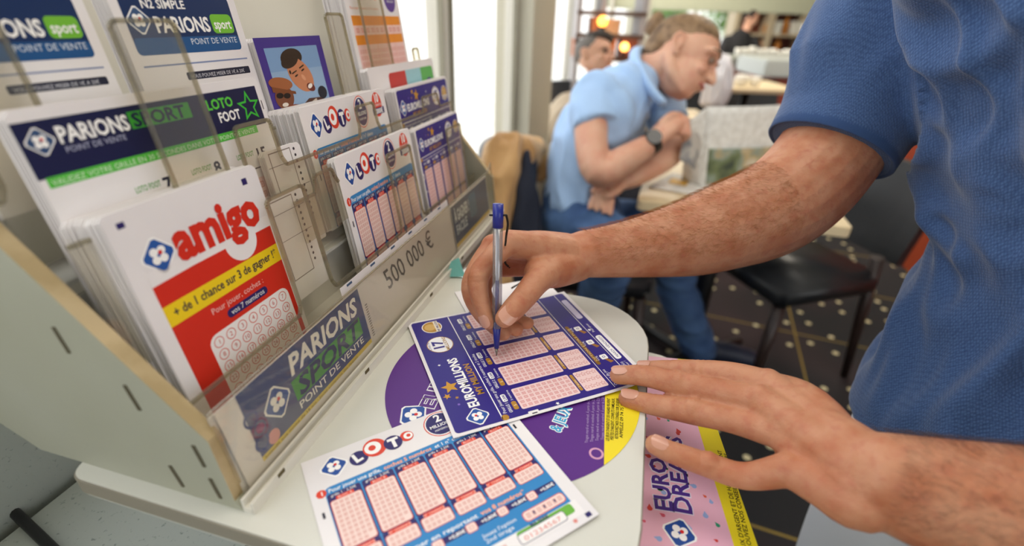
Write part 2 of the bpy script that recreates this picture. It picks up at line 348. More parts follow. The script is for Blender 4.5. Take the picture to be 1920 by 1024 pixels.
    p.rect(.0, .35 * k, .03, .4 * k, '#f3f0f2', 2, .005); p.rect(.008, .365 * k, .015, .39 * k, '#1c1c30', 3); p.rect(.985, .36 * k, .992, .39 * k, '#1c1c30', 3)
    return p, W, Hh
def amigo_print(scale):
    W, Hh = 1.0, 1.42; p = Print(scale); red = '#d8301f'
    p.rect(.085, .402, .96, 1.37, red, 1); p.poly([(.085, .41), (.085, .36), (.40, .40)], '#f3f0f2', 2)
    p.clover(.19, .27, .085, 1, 0, '#2b5cab')
    p.circ(.70, .40, .125, '#f3f0f2', 2); p.rect(.085, .33, .96, .402, '#f3f0f2', 1)
    p.text('amigo', .29, .345, .30, red, 6, bold=.045, width=.62)
    p.rect(.085, .53, .96, .65, '#f6d51f', 2); p.text('+ de 1 chance sur 3 de gagner !*', .13, .61, .075, '#2a2140', 3, bold=.02, width=.8)
    p.text('Pour jouer, cochez :', .33, .72, .055, '#f6c9c2', 2, width=.42); p.rect(.42, .745, .76, .80, '#2b2467', 2, .025); p.text('vos 7 numéros', .45, .787, .05, '#ffffff', 3, width=.28)
    p.rect(.24, .83, .92, 1.33, '#f8f3f3', 2, .06)
    n = 0
    for j in range(6):
        for i in range(7):
            n += 1
            if n > 28 and j > 3: pass
            x, y = .30 + i * .093, .885 + j * .085
            if y < 1.31: p.hoop(x, y, .036, .006, '#e0837b', 3); p.text(str(n), x, y + .014, .042, '#c9493f', 3, al='c')
    p.rect(.86, .06, .9, .10, '#2b2467', 1); p.rect(.06, .05, .1, .08, '#2b2467', 1)
    return p, W, Hh
def parions_wide(scale):
    W, Hh = 1.0, .95; p = Print(scale); nv = '#1b1f47'; g = '#3fa535'
    p.rect(.0, .035, .975, .20, nv, 1); p.rect(.02, .197, .91, .230, '#57c244', 2)
    p.text('VALIDEZ VOTRE GRILLE EN 30 SECONDES DANS VOTRE POINT DE VENTE', .03, .224, .026, '#ddf3d6', 3, width=.86)
    p.clover(.055, .095, .036, 2, 0, '#35517c')
    p.text('PARIONS', .105, .11, .07, '#ffffff', 2, bold=.03, width=.235); p.text('POINT DE VENTE', .11, .14, .026, '#b9bdd8', 2, width=.2)
    p.rect(.345, .055, .60, .112, g, 2); p.text('SPORT', .355, .106, .065, nv, 3, bold=.03, width=.22)
    p.text('LOTO', .68, .10, .055, '#5fd044', 2, bold=.03, width=.14); p.text('FOOT', .72, .155, .055, '#ffffff', 2, bold=.03, width=.12)
    p.star(.905, .115, .068, '#3fc23a', 2); p.star(.905, .115, .047, nv, 3)
    for x, t in ((.36, '7'), (.6, '8'), (.84, '15')):
        p.text('LOTO FOOT', x - .1, .32, .03, '#57a344', 1, bold=.02, width=.1); p.text(t, x + .01, .345, .07, '#23233a', 1, bold=.03); p.rect(x - .12, .375, x + .1, .381, '#2b2b3c', 1)
    p.text('3', .1, .43, .08, '#1c1c28', 1, bold=.05); p.rect(.985, .1, .99, .14, '#222233', 1)
    for i in range(3): p.rect(.2 + i * .26, .42, .42 + i * .26, .9, '#efc9c6', 1, .01); cells(p, .21 + i * .26, .43, .41 + i * .26, .89, 5, 10, '#d5958f', 2)
    return p, W, Hh
def parions_card(scale, simple=True):
    W, Hh = 1.0, 1.2; p = Print(scale); nv = '#1d3f78'
    p.rect(.06, .04, .93, .40, '#14305f', 1, .04); p.rect(.06, .3, .93, .40, '#1f568f', 2, .03)
    if simple: p.text('N2 SIMPLE', .2, .13, .07, '#ffffff', 3, bold=.02, width=.33)
    p.clover(.15, .2, .07, 3, 0, '#3c5a86'); p.text('PARIONS', .25, .27, .13, '#ffffff', 3, bold=.03, width=.44); p.rect(.71, .16, .91, .285, '#78c23c', 3, .03); p.text('sport', .73, .255, .09, '#ffffff', 4, bold=.02, width=.16)
    p.text('POINT DE VENTE', .48, .35, .055, '#dfe8f5', 3, width=.42)
    p.rect(.06, .46, .95, .47, '#8190b8', 1); p.rect(.35, .52, .94, .57, '#23263c', 1, .01); p.text('VOUS POUVEZ MISER DE 1€ A 20€', .38, .56, .035, '#dfe0ea', 2, width=.5)
    return p, W, Hh
def keno_print(scale):
    W, Hh = 1.0, 1.3; p = Print(scale)
    for i, (c, col) in enumerate(zip('KENO', ('#e2452f', '#e2452f', '#7b3f8f', '#e2452f'))): p.text(c, .06 + i * .13, .28, .2, col, 1, bold=.04)
    p.circ(.82, .27, .115, '#5a3796', 1); p.text('10 TIRAGES', .82, .26, .03, '#ffffff', 2, al='c'); p.text('PAR JOUR', .82, .3, .03, '#ffffff', 2, al='c')
    p.text('Pour jouer cochez de 2 à 10 numéros', .06, .37, .035, '#e07a3c', 1, width=.5)
    p.rect(.05, .42, .96, .50, '#f0952a', 1); p.rect(.05, .50, .96, .58, '#f6cfc8', 1); p.rect(.05, .58, .96, .66, '#f0952a', 1); p.rect(.05, .66, .96, 1.25, '#f4cdc9', 1)
    cells(p, .07, .51, .94, .57, 10, 1, '#e39a90', 2)
    for i in range(5): cells(p, .07 + .18 * i, .69, .23 + .18 * i, 1.22, 4, 10, '#e3a39b', 2)
    for i in range(1, 5): p.rect(.055 + .18 * i - .004, .42, .055 + .18 * i, 1.25, '#e07a3c', 3)
    return p, W, Hh
def photo_print(scale):
    W, Hh = 1.0, 1.4; p = Print(scale)
    p.rect(0, 0, 1, 1.4, '#43318c', 1); p.rect(.1, .09, .9, 1.4, '#7fa3cf', 2); p.rect(.1, .3, .9, 1.4, '#94b3d6', 3)
    def oval(x, y, rx, ry, c, l, rot=0, n=22):
        rx *= 1.12; p.poly([(x + rx * math.cos(2 * PI * k / n) * math.cos(rot) - ry * math.sin(2 * PI * k / n) * math.sin(rot), y + rx * math.cos(2 * PI * k / n) * math.sin(rot) + ry * math.sin(2 * PI * k / n) * math.cos(rot)) for k in range(n)], c, l)
    p.poly([(.35, 1.4), (.42, 1.1), (.6, .98), (.85, 1.0), (.9, 1.4)], '#57382e', 4); p.poly([(.5, 1.35), (.6, 1.05), (.72, 1.0), (.75, 1.4)], '#d7c9bd', 5)
    oval(.5, .36, .15, .13, '#33241b', 4, -.3); oval(.57, .62, .15, .27, '#c98561', 5, -.35); oval(.46, .4, .13, .09, '#33241b', 6, -.5)
    oval(.68, .82, .05, .075, '#6e2d22', 6, -.7); oval(.67, .8, .04, .03, '#f4ede6', 7, -.7); oval(.50, .62, .028, .012, '#33241b', 6, -.5); oval(.62, .55, .028, .012, '#33241b', 6, -.5); oval(.60, .66, .022, .05, '#dc9f7c', 6, -.4)
    oval(.42, .56, .012, .03, '#33241b', 7); p.poly([(.44, .575), (.52, .54), (.525, .555), (.445, .595)], '#33241b', 7); p.poly([(.57, .51), (.65, .47), (.655, .49), (.575, .53)], '#33241b', 7)
    oval(.24, .9, .12, .17, '#7c4a33', 5, .1); oval(.24, .7, .15, .09, '#a3623c', 6, .25); p.poly([(.1, .72), (.42, .84), (.42, .88), (.1, .8)], '#7e4828', 7)
    oval(.18, .86, .045, .04, '#1c1413', 7); oval(.28, .88, .045, .04, '#1c1413', 7); oval(.22, 1.0, .04, .03, '#e8dfd6', 7); oval(.3, 1.22, .22, .2, '#8f4229', 6, -.2); oval(.85, .93, .07, .1, '#20242f', 5)
    p.v = [(x - .05 if l > 3 else x, (y - .36) * .64 + .19 if l > 3 else y, l) for x, y, l in p.v]
    return p, W, Hh

TD = Vector((0, .144, 1)).normalized()
def stack(name, prt, u, w, width, v0, thick, label, cat, group=None, ns=9, hmin=None, fan=.0, seed=0, ys=1.0):
    """a sheaf of slips standing in the rack: top-left corner at (u, w) on the plane v = v0 + .144 w"""
    fn = prt; X = DU.copy(); Y = (DN * TD.y + DZ * TD.z).normalized(); Z = X.cross(Y)
    W0 = fn(1.0)[1]; p, Wc, Hc = fn(width * S / W0); Hc *= ys; p.v = [(a_, b_ * ys, c_) for a_, b_, c_ in p.v]
    hh = Hc * width / Wc; bot = w - hh * TD.z
    if hmin is not None and bot < hmin: hh = (w - hmin) / TD.z
    org = L(u, v0 + .144 * w, w); base = org - Y * hh * S
    root = empty(name, base, DANG, label, cat, group)
    ww = width * S; h_ = hh * S; rnd = random.Random(seed)
    bm = new(); r = .003
    def sheet(bm, off, dx, dy, th):
        pts = [org + X * (x + dx) + Y * (y + dy) - Z * off for x, y in ((r, 0), (ww - r, 0), (ww, -r), (ww, -h_), (0, -h_), (0, -r))]
        prism(bm, pts, -Z * th)
    sheet(bm, 0, 0, 0, .0003); f = ob('front_sheet', bm, PAPER, root)
    # ink that would run below the pocket bottom is clipped
    me_p = p.build('print', org, X, Y, f)
    if bot < (hmin if hmin is not None else -9):
        b2 = bmesh.new(); b2.from_mesh(me_p.data); bmesh.ops.bisect_plane(b2, geom=b2.verts[:] + b2.edges[:] + b2.faces[:], plane_co=base + Y * .001, plane_no=-Y, clear_outer=True); b2.to_mesh(me_p.data); b2.free()
    bm = new(); t = thick * S; n = ns
    for i in range(n):
        a = .0005 + t * i / n; sheet(bm, a, rnd.uniform(-1, 1) * .0009 - fan * S * i / n, rnd.uniform(-1, .4) * .0012, t / n * .86)
    tag(ob('paper_block', bm, PEDGE, root), kind='stuff')
    return root

# ================================================================ THE ROOM
def carpet():
    m = bpy.data.materials.new('dotted_carpet'); m.use_nodes = True; n = m.node_tree; b = n.nodes['Principled BSDF']; b.inputs['Roughness'].default_value = .95
    t = n.nodes.new('ShaderNodeTexCoord'); mp = n.nodes.new('ShaderNodeMapping'); mp.inputs['Rotation'].default_value = (0, 0, .35); n.links.new(t.outputs['Object'], mp.inputs[0])
    v = n.nodes.new('ShaderNodeTexVoronoi'); v.voronoi_dimensions = '2D'; v.inputs['Scale'].default_value = 10.5; v.inputs['Randomness'].default_value = .75; n.links.new(mp.outputs[0], v.inputs['Vector'])
    d = n.nodes.new('ShaderNodeMath'); d.operation = 'LESS_THAN'; d.inputs[1].default_value = .125; n.links.new(v.outputs['Distance'], d.inputs[0])
    vs = n.nodes.new('ShaderNodeSeparateColor'); n.links.new(v.outputs['Color'], vs.inputs[0]); vt = n.nodes.new('ShaderNodeMath'); vt.operation = 'GREATER_THAN'; vt.inputs[1].default_value = .42; n.links.new(vs.outputs[0], vt.inputs[0])
    d0 = d; d = n.nodes.new('ShaderNodeMath'); d.operation = 'MULTIPLY'; n.links.new(d0.outputs[0], d.inputs[0]); n.links.new(vt.outputs[0], d.inputs[1])
    sx = n.nodes.new('ShaderNodeSeparateXYZ'); n.links.new(mp.outputs[0], sx.inputs[0])
    def line(o, per, wd, off):
        a = n.nodes.new('ShaderNodeMath'); a.operation = 'ADD'; a.inputs[1].default_value = off; n.links.new(o, a.inputs[0])
        c = n.nodes.new('ShaderNodeMath'); c.operation = 'PINGPONG'; c.inputs[1].default_value = per; n.links.new(a.outputs[0], c.inputs[0])
        e = n.nodes.new('ShaderNodeMath'); e.operation = 'LESS_THAN'; e.inputs[1].default_value = wd; n.links.new(c.outputs[0], e.inputs[0]); return e.outputs[0]
    l1 = line(sx.outputs['X'], .34, .004, .11); l2 = line(sx.outputs['Y'], .27, .004, .05)
    nz = n.nodes.new('ShaderNodeTexNoise'); nz.inputs['Scale'].default_value = 1.3; n.links.new(t.outputs['Object'], nz.inputs['Vector'])
    mx0 = n.nodes.new('ShaderNodeMix'); mx0.data_type = 'RGBA'; mx0.inputs[6].default_value = hx('#1b1c1f'); mx0.inputs[7].default_value = hx('#35282a')
    rm = n.nodes.new('ShaderNodeMapRange'); rm.inputs[1].default_value = .45; rm.inputs[2].default_value = .6; n.links.new(nz.outputs[0], rm.inputs[0]); n.links.new(rm.outputs[0], mx0.inputs[0])
    ad = n.nodes.new('ShaderNodeMath'); ad.operation = 'MAXIMUM'; n.links.new(l1, ad.inputs[0]); n.links.new(l2, ad.inputs[1])
    mx1 = n.nodes.new('ShaderNodeMix'); mx1.data_type = 'RGBA'; mx1.inputs[7].default_value = hx('#8a7434'); n.links.new(mx0.outputs[2], mx1.inputs[6]); n.links.new(ad.outputs[0], mx1.inputs[0])
    mx2 = n.nodes.new('ShaderNodeMix'); mx2.data_type = 'RGBA'; mx2.inputs[7].default_value = hx('#d9cfa6'); n.links.new(mx1.outputs[2], mx2.inputs[6]); n.links.new(d.outputs[0], mx2.inputs[0])
    n.links.new(mx2.outputs[2], b.inputs['Base Color']); return m
def struct(name, bm, m): return tag(ob(name, bm, m), kind='structure')
_o = A0 + DN * .40; ROOM = [tuple((_o + DU * -1.6).xy) + (0,), tuple((_o + DU * 9.6).xy) + (0,), (5.46, 9.26, 0), (5.46, -1.4, 0), (-.5, -1.4, 0)]
bm = new(); prism(bm, [Vector(q_) for q_ in ROOM], DZ * -.06); struct('floor', bm, carpet())
bm = new(); box(bm, (2, 5, -.12), (40, 40, .06)); struct('pavement', bm, mat('pale_pavement', '#e9e7e0', .8, vary=('#d8d5cc', 2, .4, .6)))
bm = new(); prism(bm, [Vector(q_) + DZ * 2.7 for q_ in ROOM], DZ * .06); struct('ceiling', bm, mat('ceiling_paint', '#dcdacb', .8, bump=(30, .1)))
WPAINT = mat('window_paint', '#d8d4c8', .5, bump=(20, .05)); PILL = mat('pillar_paint', '#bdb8a6', .6, bump=(20, .08)); FRD = mat('window_gasket', '#8f8a78', .5)
VW = .30 / S                                    # window wall stands this far behind the rack, along the rack's own line
def wl(s_, v, z): return A0 + DU * s_ + DN * (v) + DZ * (z - TZ)
def wbox(bm, s0, s1, v0, v1, z0, z1): prism(bm, [wl(s0, v0, z0), wl(s1, v0, z0), wl(s1, v1, z0), wl(s0, v1, z0)], DZ * (z1 - z0))
# sill wall, lintel, frames, panes
bm = new(); wbox(bm, -1.6, 1.90, .32, .40, 0, .16); wbox(bm, 2.36, 9.6, .32, .40, 0, .16); wbox(bm, -1.6, 9.6, .30, .42, 2.45, 2.7); struct('wall_left', bm, WPAINT)
bm = new(); wbox(bm, -1.6, 1.1, .322, .345, .16, .99); struct('wall_left_sill', bm, mat('speckled_sill', '#a3a9a3', .7, bump=(180, .5, .001), vary=('#868e89', 220, .62, .72)))
bm = new(); wbox(bm, 1.90, 2.36, .268, .42, 0, 2.7); struct('wall_left_pillar', bm, PILL)
wins = [(-1.6, -.1), (-.1, 1.17), (1.17, 1.90), (2.36, 3.3), (3.3, 4.6), (4.6, 6.2), (6.2, 9.3)]
for i, (a, b) in enumerate(wins):
    bm = new(); wbox(bm, a, a + .03, .335, .375, .16, 2.45); wbox(bm, b - .03, b, .335, .375, .16, 2.45); wbox(bm, a + .03, b - .03, .335, .375, .16, .20); wbox(bm, a + .03, b - .03, .335, .375, 2.39, 2.45)
    f = struct('window_%d' % (i + 1), bm, WPAINT)
    bm = new(); wbox(bm, a + .03, b - .03, .352, .358, .20, 2.39); ob('pane', bm, WIN, f)
    bm = new(); wbox(bm, a + .03, a + .036, .325, .34, .20, 2.39); wbox(bm, b - .036, b - .03, .325, .34, .20, 2.39); ob('gasket', bm, FRD, f)
# far wall with a serving hatch window, and the right-hand wall
BW = mat('far_wall_paint', '#b9b59f', .7, bump=(20, .08))
bm = new(); box(bm, (3.65, 9.2, .25), (3.6, .12, .5)); box(bm, (3.65, 9.2, 2.3), (3.6, .12, .8)); box(bm, (4.55, 9.2, 1.2), (1.8, .12, 1.4)); box(bm, (1.98, 9.2, 1.2), (.3, .12, 1.4)); struct('wall_back', bm, BW)
bm = new()
for x in (2.15, 2.9, 3.62): box(bm, (x, 9.2, 1.2), (.05, .08, 1.4))
fr = struct('window_8', bm, WPAINT); bm = new(); box(bm, (2.9, 9.2, 1.2), (1.45, .01, 1.4)); ob('pane', bm, WIN, fr)
bm = new(); box(bm, (-.1, -1.34, 1.35), (1.5, .12, 2.7)); box(bm, (3.05, -1.34, .4), (4.8, .12, .8)); box(bm, (3.05, -1.34, 2.5), (4.8, .12, .4)); struct('added_wall_front', bm, mat('front_wall_paint', '#c2bba8', .7))  # unseen wall added to cut the light from behind the camera
bm = new(); 
for x in (.68, 2.2, 3.7, 5.3): box(bm, (x, -1.34, 1.55), (.06, .08, 1.5))
fr = struct('window_9', bm, WPAINT); bm = new(); box(bm, (2.99, -1.34, 1.55), (4.6, .01, 1.5)); ob('pane', bm, WIN, fr)  # unseen window in the added wall, lets part of that light in
bm = new(); box(bm, (5.4, 4.4, 1.35), (.12, 9.5, 2.7)); struct('wall_right', bm, mat('right_wall_paint', '#c9b08f', .7))

# ================================================================ THE STAND TABLE
def rounded(pts, rads, seg=8):
    out = []; n = len(pts)
    for i, p in enumerate(pts):
        p = Vector(p); a = Vector(pts[i - 1]); b = Vector(pts[(i + 1) % n]); r = rads[i]
        if r <= 0: out.append(p); continue
        da = (a - p).normalized(); db = (b - p).normalized(); h = da.angle(db) / 2; d = r / math.tan(h); c = p + (da + db).normalized() * (r / math.sin(h))
        s0 = p + da * d - c; s1 = p + db * d - c
        for k in range(seg + 1): out.append(c + s0.normalized().slerp(s1.normalized(), k / seg) * r)
    return out
t = empty('standing_table', L(.18, -.05, 0) - DZ * TZ, 0, 'white laminate standing table with rounded corners holding the game slips', 'table')
pts = rounded([L(-.012, -.275, 0), L(.38, -.275, 0), L(.38, -.005, 0), L(.66, -.005, 0), L(.66, .25, 0), L(-.012, .15, 0)][::1], [.07, .075, 0, .01, .02, .012])
bm = new(); prism(bm, pts, DZ * -.016); ob('tabletop', bm, WHITEP, t)
bm = new(); prism(bm, [p + (p - L(.18, 0, 0)).normalized() * .0012 + DZ * -.0012 for p in pts], DZ * -.012); ob('shaded_edge_band', bm, mat('shaded_edge_band', '#8f897b', .55), t)  # grey colour puts the shade of the table's side into the band
bm = new(); tube(bm, [L(.25, .05, 0) - DZ * .026, L(.25, .05, 0) - DZ * (TZ - .024)], .04, 20, 1, cap=False); ob('pedestal', bm, mat('pedestal_grey', '#77787a', .4, 1), t)
bm = new(); tube(bm, [L(.25, .05, 0) - DZ * (TZ - .002), L(.25, .05, 0) - DZ * (TZ - .022)], .24, 32, 1, cap=False); ob('base', bm, mat('pedestal_grey', '#77787a', .4, 1), t)
# lower pale worktop on the left with a black cable
ZL = TZ - .16
bm = new(); _w = lambda s_, v_: A0 + DU * s_ + DN * v_ + DZ * (ZL - TZ)
prism(bm, [_w(-.5, -.05), _w(.12, -.05), _w(.12, .03), _w(.30, .03), _w(.30, .315), _w(-.5, .315)], DZ * -(ZL - .0), bev=.008)
tag(ob('lower_cabinet', bm, mat('speckled_white', '#adb3ad', .7, bump=(180, .5, .001), vary=('#868e89', 220, .62, .72))), 'speckled pale grey low cabinet under the left end of the rack', 'cabinet')
bm = new(); tube(bm, [atz(-40, 905, ZL + .004), atz(10, 945, ZL + .004), atz(60, 992, ZL + .004), atz(130, 1060, ZL + .004)], .0045, 10, 5); tag(ob('power_cable', bm, BLACK, smooth=True), 'black cable lying on the speckled low cabinet', 'cable')
# small wire basket foot showing under the table edge
bm = new()
for a, b in (((455, 1030), (478, 1012)), ((478, 1012), (500, 1030)), ((465, 1021), (492, 1021)), ((478, 1012), (478, 1035))): tube(bm, [atz(*a, ZL + .05), atz(*b, ZL + .05)], .0012, 6, 1)
tube(bm, [atz(478, 1034, ZL + .05), atz(478, 1034, ZL)], .0015, 6, 1)
tag(ob('wire_hook', bm, BLACK), 'little black wire hook below the front table edge', 'hook')

# ---- round sticker on the table
tb = TZ + .0002
cen = Vector((.01447 * .28, 1.16384 * .28, 0)); cen.z = tb; RAD = .384 * .28
sdir = (atz(1133, 873, tb) - atz(1136, 648, tb)); sdir.z = 0; sdir.normalize()      # chord between purple and yellow
# canvas: Y up = -sdir ; X = right
SX = Vector((-sdir.y, sdir.x, 0)); SY = -sdir
if SX.x < 0: SX = -SX; 
if SX.cross(SY).z < 0: SX = -SX
q = (atz(1134, 760, tb) - cen).dot(SX) / RAD
p = Print(RAD); sgn = 1 if q > 0 else -1
def seg_circle(x0, x1, col, lay):
    P = []; N = 60
    a0, a1 = math.acos(max(-1, min(1, x0))), math.acos(max(-1, min(1, x1)))
    for k in range(N + 1): a = a0 + (a1 - a0) * k / N; P.append((math.cos(a), -math.sin(a)))
    for k in range(N + 1): a = a1 + (a0 - a1) * k / N; P.append((math.cos(a), math.sin(a)))
    p.poly(P, col, lay)
seg_circle(-1, q, '#5b2a86', 1); seg_circle(q, 1, '#f2dc2a', 1)
st = bm = new(); tube(bm, [cen - DZ * .0001, cen + DZ * .0001], RAD, 64, 1, cap=False); st = ob('round_table_sticker', bm, pm('#5b2a86')); tag(st, 'round purple and yellow advertising sticker stuck on the white table', 'sticker')
def SC_(x, y): v = atz(x, y, tb) - cen; return v.dot(SX) / RAD, -v.dot(SY) / RAD
ax, ay = SC_(787, 770); bx, by = SC_(806, 712); ang = math.degrees(math.atan2(-(by - ay), bx - ax))
def stext(s_, x, y, x2, y2, h, col, bold=.02, lay=4):
    a, b = SC_(x, y); c, d = SC_(x2, y2); p.text(s_, a, b, h, col, lay, ang=math.degrees(math.atan2(-(d - b), c - a)), bold=bold, width=math.hypot(c - a, d - b))
stext('EURO', 812, 768, 850, 690, .16, '#ffffff', .07, 2); stext('EURO', 812, 768, 850, 690, .16, '#5b2a86', .03, 4)
cx, cy = SC_(775, 778); p.clover(cx, cy, .1, 3, .5)
stext('& JEUX', 1050, 812, 1072, 765, .12, '#ffffff', .08, 2); stext('& JEUX', 1050, 812, 1072, 765, .12, '#3aa7d8', .02, 4)
for k in range(4): stext('Tirages mardi et vendredi. À partir de 2,50 €', 1102 + k * 10, 832 - k * 2, 1106 + k * 9, 742, .03, '#b79fd0', 0)
for k in range(4): stext(('LES JEUX D\'ARGENT ET DE HASARD PEUVENT', 'PERTES D\'ARGENT, CONFLITS FAMILIAUX,', 'RETROUVEZ NOS CONSEILS SUR JOUEURS', 'APPELEZ 09 74 75 13 13')[k], 1142 + k * 8.5, 828 - k * 2, 1144 + k * 8.5, 748, .034, '#2b2418', .012)
cx, cy = SC_(1118, 851); p.circ(cx, cy, .05, '#d8a0c0', 3); p.circ(cx, cy, .035, '#5b2a86', 4)
cx, cy = SC_(1110, 640); p.rect(cx - .09, cy - .05, cx + .09, cy + .05, '#c9b5dc', 3, .01); p.rect(cx - .08, cy - .04, cx + .08, cy + .04, '#5b2a86', 4, .01); p.text('18', cx, cy + .03, .08, '#c9b5dc', 5, al='c')
cx, cy = SC_(1150, 680); p.rect(cx - .05, cy - .008, cx + .05, cy + .008, '#2b2418', 3); p.rect(cx - .008, cy - .05, cx + .008, cy + .05, '#2b2418', 3)
p.build('print', cen + DZ * .0001, SX, SY, st)

# ---- slips lying on the table
def flat_slip(name, prt, tl, tr, z, label, width=None, bend=None, group=None, blank=False):
    a = atz(*tl, z); b = atz(*tr, z); X = (b - a).normalized(); Y = Vector((-X.y, X.x, 0))
    W0 = prt(1.0)[1]; sc = (width if width else (b - a).length) / W0; p, Wc, Hc = prt(sc); w, h = Wc * sc, Hc * sc
    me_b = bmesh.new(); N = 14
    for lz in (0, -.00022):
        g = [[me_b.verts.new((w * i / N, -h * j / N, lz)) for j in range(N + 1)] for i in range(N + 1)]
        for i in range(N):
            for j in range(N):
                f = (g[i][j], g[i][j + 1], g[i + 1][j + 1], g[i + 1][j]); me_b.faces.new(f if lz == 0 else f[::-1])
    for v in me_b.verts:
        if bend: v.co.z += bend(v.co.x / w, -v.co.y / h)
    T = Matrix.Identity(4)
    for i in range(3): T[i][0] = X[i]; T[i][1] = Y[i]; T[i][2] = (0, 0, 1)[i]; T[i][3] = a[i]
    bmesh.ops.transform(me_b, matrix=T, verts=list(me_b.verts))
    root = ob(name, me_b, PAPER, None, True); tag(root, label, 'slip', group)
    if not blank: p.build('print', a, X, Y, root, (lambda x, y: bend(x / w, -y / h) + .00002) if bend else None, N)
    return root
def bl(x, y): return .0012 * max(0, y - .6) ** 2 * 6 + .002 * max(0, x - .75) ** 2 * 8
def be(x, y): return .009 * max(0, y - .75) ** 2 * 4
flat_slip('lottery_slip', loto_print, (563.6, 869), (925, 730), TZ + .0006, 'white and blue lottery slip with six number grids lying flat at the table front', bend=bl)
flat_slip('lottery_slip', euro_print, (850, 822), (763.5, 606.5), TZ + .0026, 'dark blue lottery slip being filled in under the pen', bend=be)
flat_slip('blank_slip', euro_print, (905, 640), (868, 575), TZ + .0012, 'blank white slip peeking out behind the writing hand', width=.1, blank=True)

# ---- lower leaf with the pink poster
ZP = TZ - .045
lf = [loc(atz(x, y, ZP)) for x, y in ((1290, 662), (1345, 830), (1410, 1024), (1250, 1024))]
vmin = min(q_.y for q_ in lf)
e1 = atz(1345, 830, ZP); e2 = atz(1410, 1024, ZP); ed = (e1 - e2).normalized(); nd = Vector((-ed.y, ed.x, 0))
if nd.x > 0: nd = -nd
def leaf(s_, t_, dz=0): return e2 + ed * s_ + nd * t_ + DZ * dz
ltop = (atz(1300, 668, ZP) - e2).dot(ed)
bm = new(); prism(bm, rounded([leaf(-.10, -.004), leaf(ltop, -.004), leaf(ltop, .11), leaf(-.10, .13)][::-1], [.02, .02, .055, .03]), DZ * -.014)
lo_ = empty('lower_shelf', leaf(0, .06, -.014), 0, 'lower white shelf leaf beside the table carrying the pink poster', 'shelf'); ob('board', bm, WHITEP, lo_)
bm = new(); tube(bm, [leaf(.02, .05, -.014), L(.25, .05, -.45)], .012, 12, 1); ob('bracket', bm, mat('pedestal_grey', '#77787a', .4, 1), lo_)
p = Print(1.0); 
hgt = ltop + .08; wid = .105
p.rect(0, 0, wid, hgt - .016, '#f3bcd3', 1); p.rect(wid, 0, wid + .017, hgt - .016, '#f4e02a', 1)
rnd = random.Random(5)
def drop(x, y, r, c, a): 
    P = [(r * math.cos(q_) , r * math.sin(q_)) for q_ in [R(k * 30) for k in range(-3, 6)]] + [(-r * 1.9, 0)]
    p.poly([(x + u_ * math.cos(a) - v_ * math.sin(a), y + u_ * math.sin(a) + v_ * math.cos(a)) for u_, v_ in P], c, 2)
for i in range(52):
    x, y = rnd.uniform(.036, wid - .006), rnd.uniform(.02, hgt - .03); drop(x, y, rnd.choice((.0012, .0016, .0021)), rnd.choice(('#d8443c', '#2f9a74', '#9db4e6', '#e0607a', '#e8684a')), rnd.uniform(-.6, .8) + PI / 4)
# canvas frame: X to the viewer's right across the strip, Y up along the edge
pr_or = leaf(ltop - .008, wid + .013, .0004); PX = -nd; PY = ed
def PCo(x, y): v = atz(x, y, ZP) - pr_or; return v.dot(PX), -v.dot(PY)
def ptext(s_, a, b, h, col, bold=.03, lay=4):
    x0, y0 = PCo(*a); x1, y1 = PCo(*b); p.text(s_, x0, y0, h, col, lay, ang=math.degrees(math.atan2(-(y1 - y0), x1 - x0)), bold=bold, width=math.hypot(x1 - x0, y1 - y0))
for lay, c, bo in ((2, '#efe8f7', .07), (4, '#4a2a8c', .03)): ptext('DREAMS', (1298, 968), (1276, 822), .0185, c, bo, lay); ptext('EURO', (1262, 962), (1246, 862), .0185, c, bo, lay)
cx, cy = PCo(1274, 1000); p.clover(cx, cy, .0105, 3, .3)
ptext("JEUX D'ARGENT ET DE HASARD PEUVENT", (1402, 1040), (1352, 846), .0046, '#2b2418', .012); ptext('TROUVEZ NOS CONSEILS SUR JOUEURS', (1413, 1040), (1364, 852), .0046, '#2b2418', .012)
p.dz = .00004; bm = new(); prism(bm, [pr_or - DZ * .0003, pr_or + PX * (wid + .017) - DZ * .0003, pr_or + PX * (wid + .017) - PY * (hgt - .016) - DZ * .0003, pr_or - PY * (hgt - .016) - DZ * .0003], DZ * .0003)
po = ob('pink_poster', bm, PAPER); tag(po, 'pink poster with coloured drops and a yellow edge on the lower shelf leaf', 'poster'); p.build('print', pr_or, PX, PY, po)

# ================================================================ THE RACK
rk = empty('slip_rack', L(0, 0, 0), DANG, 'cream counter rack with clear pockets for lottery slips on the table', 'rack')
def side(u): return [L(u, v, w) for v, w in ((0, 0), (.0065, .009), (.0115, .0656), (.1193, .1907), (.262, .357), (.30, .42), (.325, .42), (.325, .10), (.228, .0196), (.1956, 0))]
for u in (0.0, .628):
    bm = new(); prism(bm, side(u), DU * .0085); s_ = ob('side_panel', bm, CREAM, rk)
    bm = new(); P = side(u)[1:7]
    for a, b in zip(P, P[1:]): prism(bm, [a, b, b + DZ * .001, a + DZ * .001], DU * .0087)
    ob('raw_edge', bm, TAN, s_)
    if u == 0:
        pn = L(0, 0, 0)
        for (x1, y1), (x2, y2) in (((100, 613), (131, 662)), ((234, 722), (263, 769)), ((362, 835), (384, 875)), ((319, 873), (344, 912)), ((394, 897), (414, 934))):
            a = atplane(x1, y1, pn, DU); b = atplane(x2, y2, pn, DU); d = (b - a).normalized(); c = (a + b) / 2; o_ = DU.cross(d) * .0012
            bm = new(); prism(bm, [a - o_ - DU * .0006, b - o_ - DU * .0006, b + o_ - DU * .0006, a + o_ - DU * .0006], DU * .0007)
            ob('staple', bm, mat('staple_steel', '#6a6350', .5, .6), s_)
UE = .628
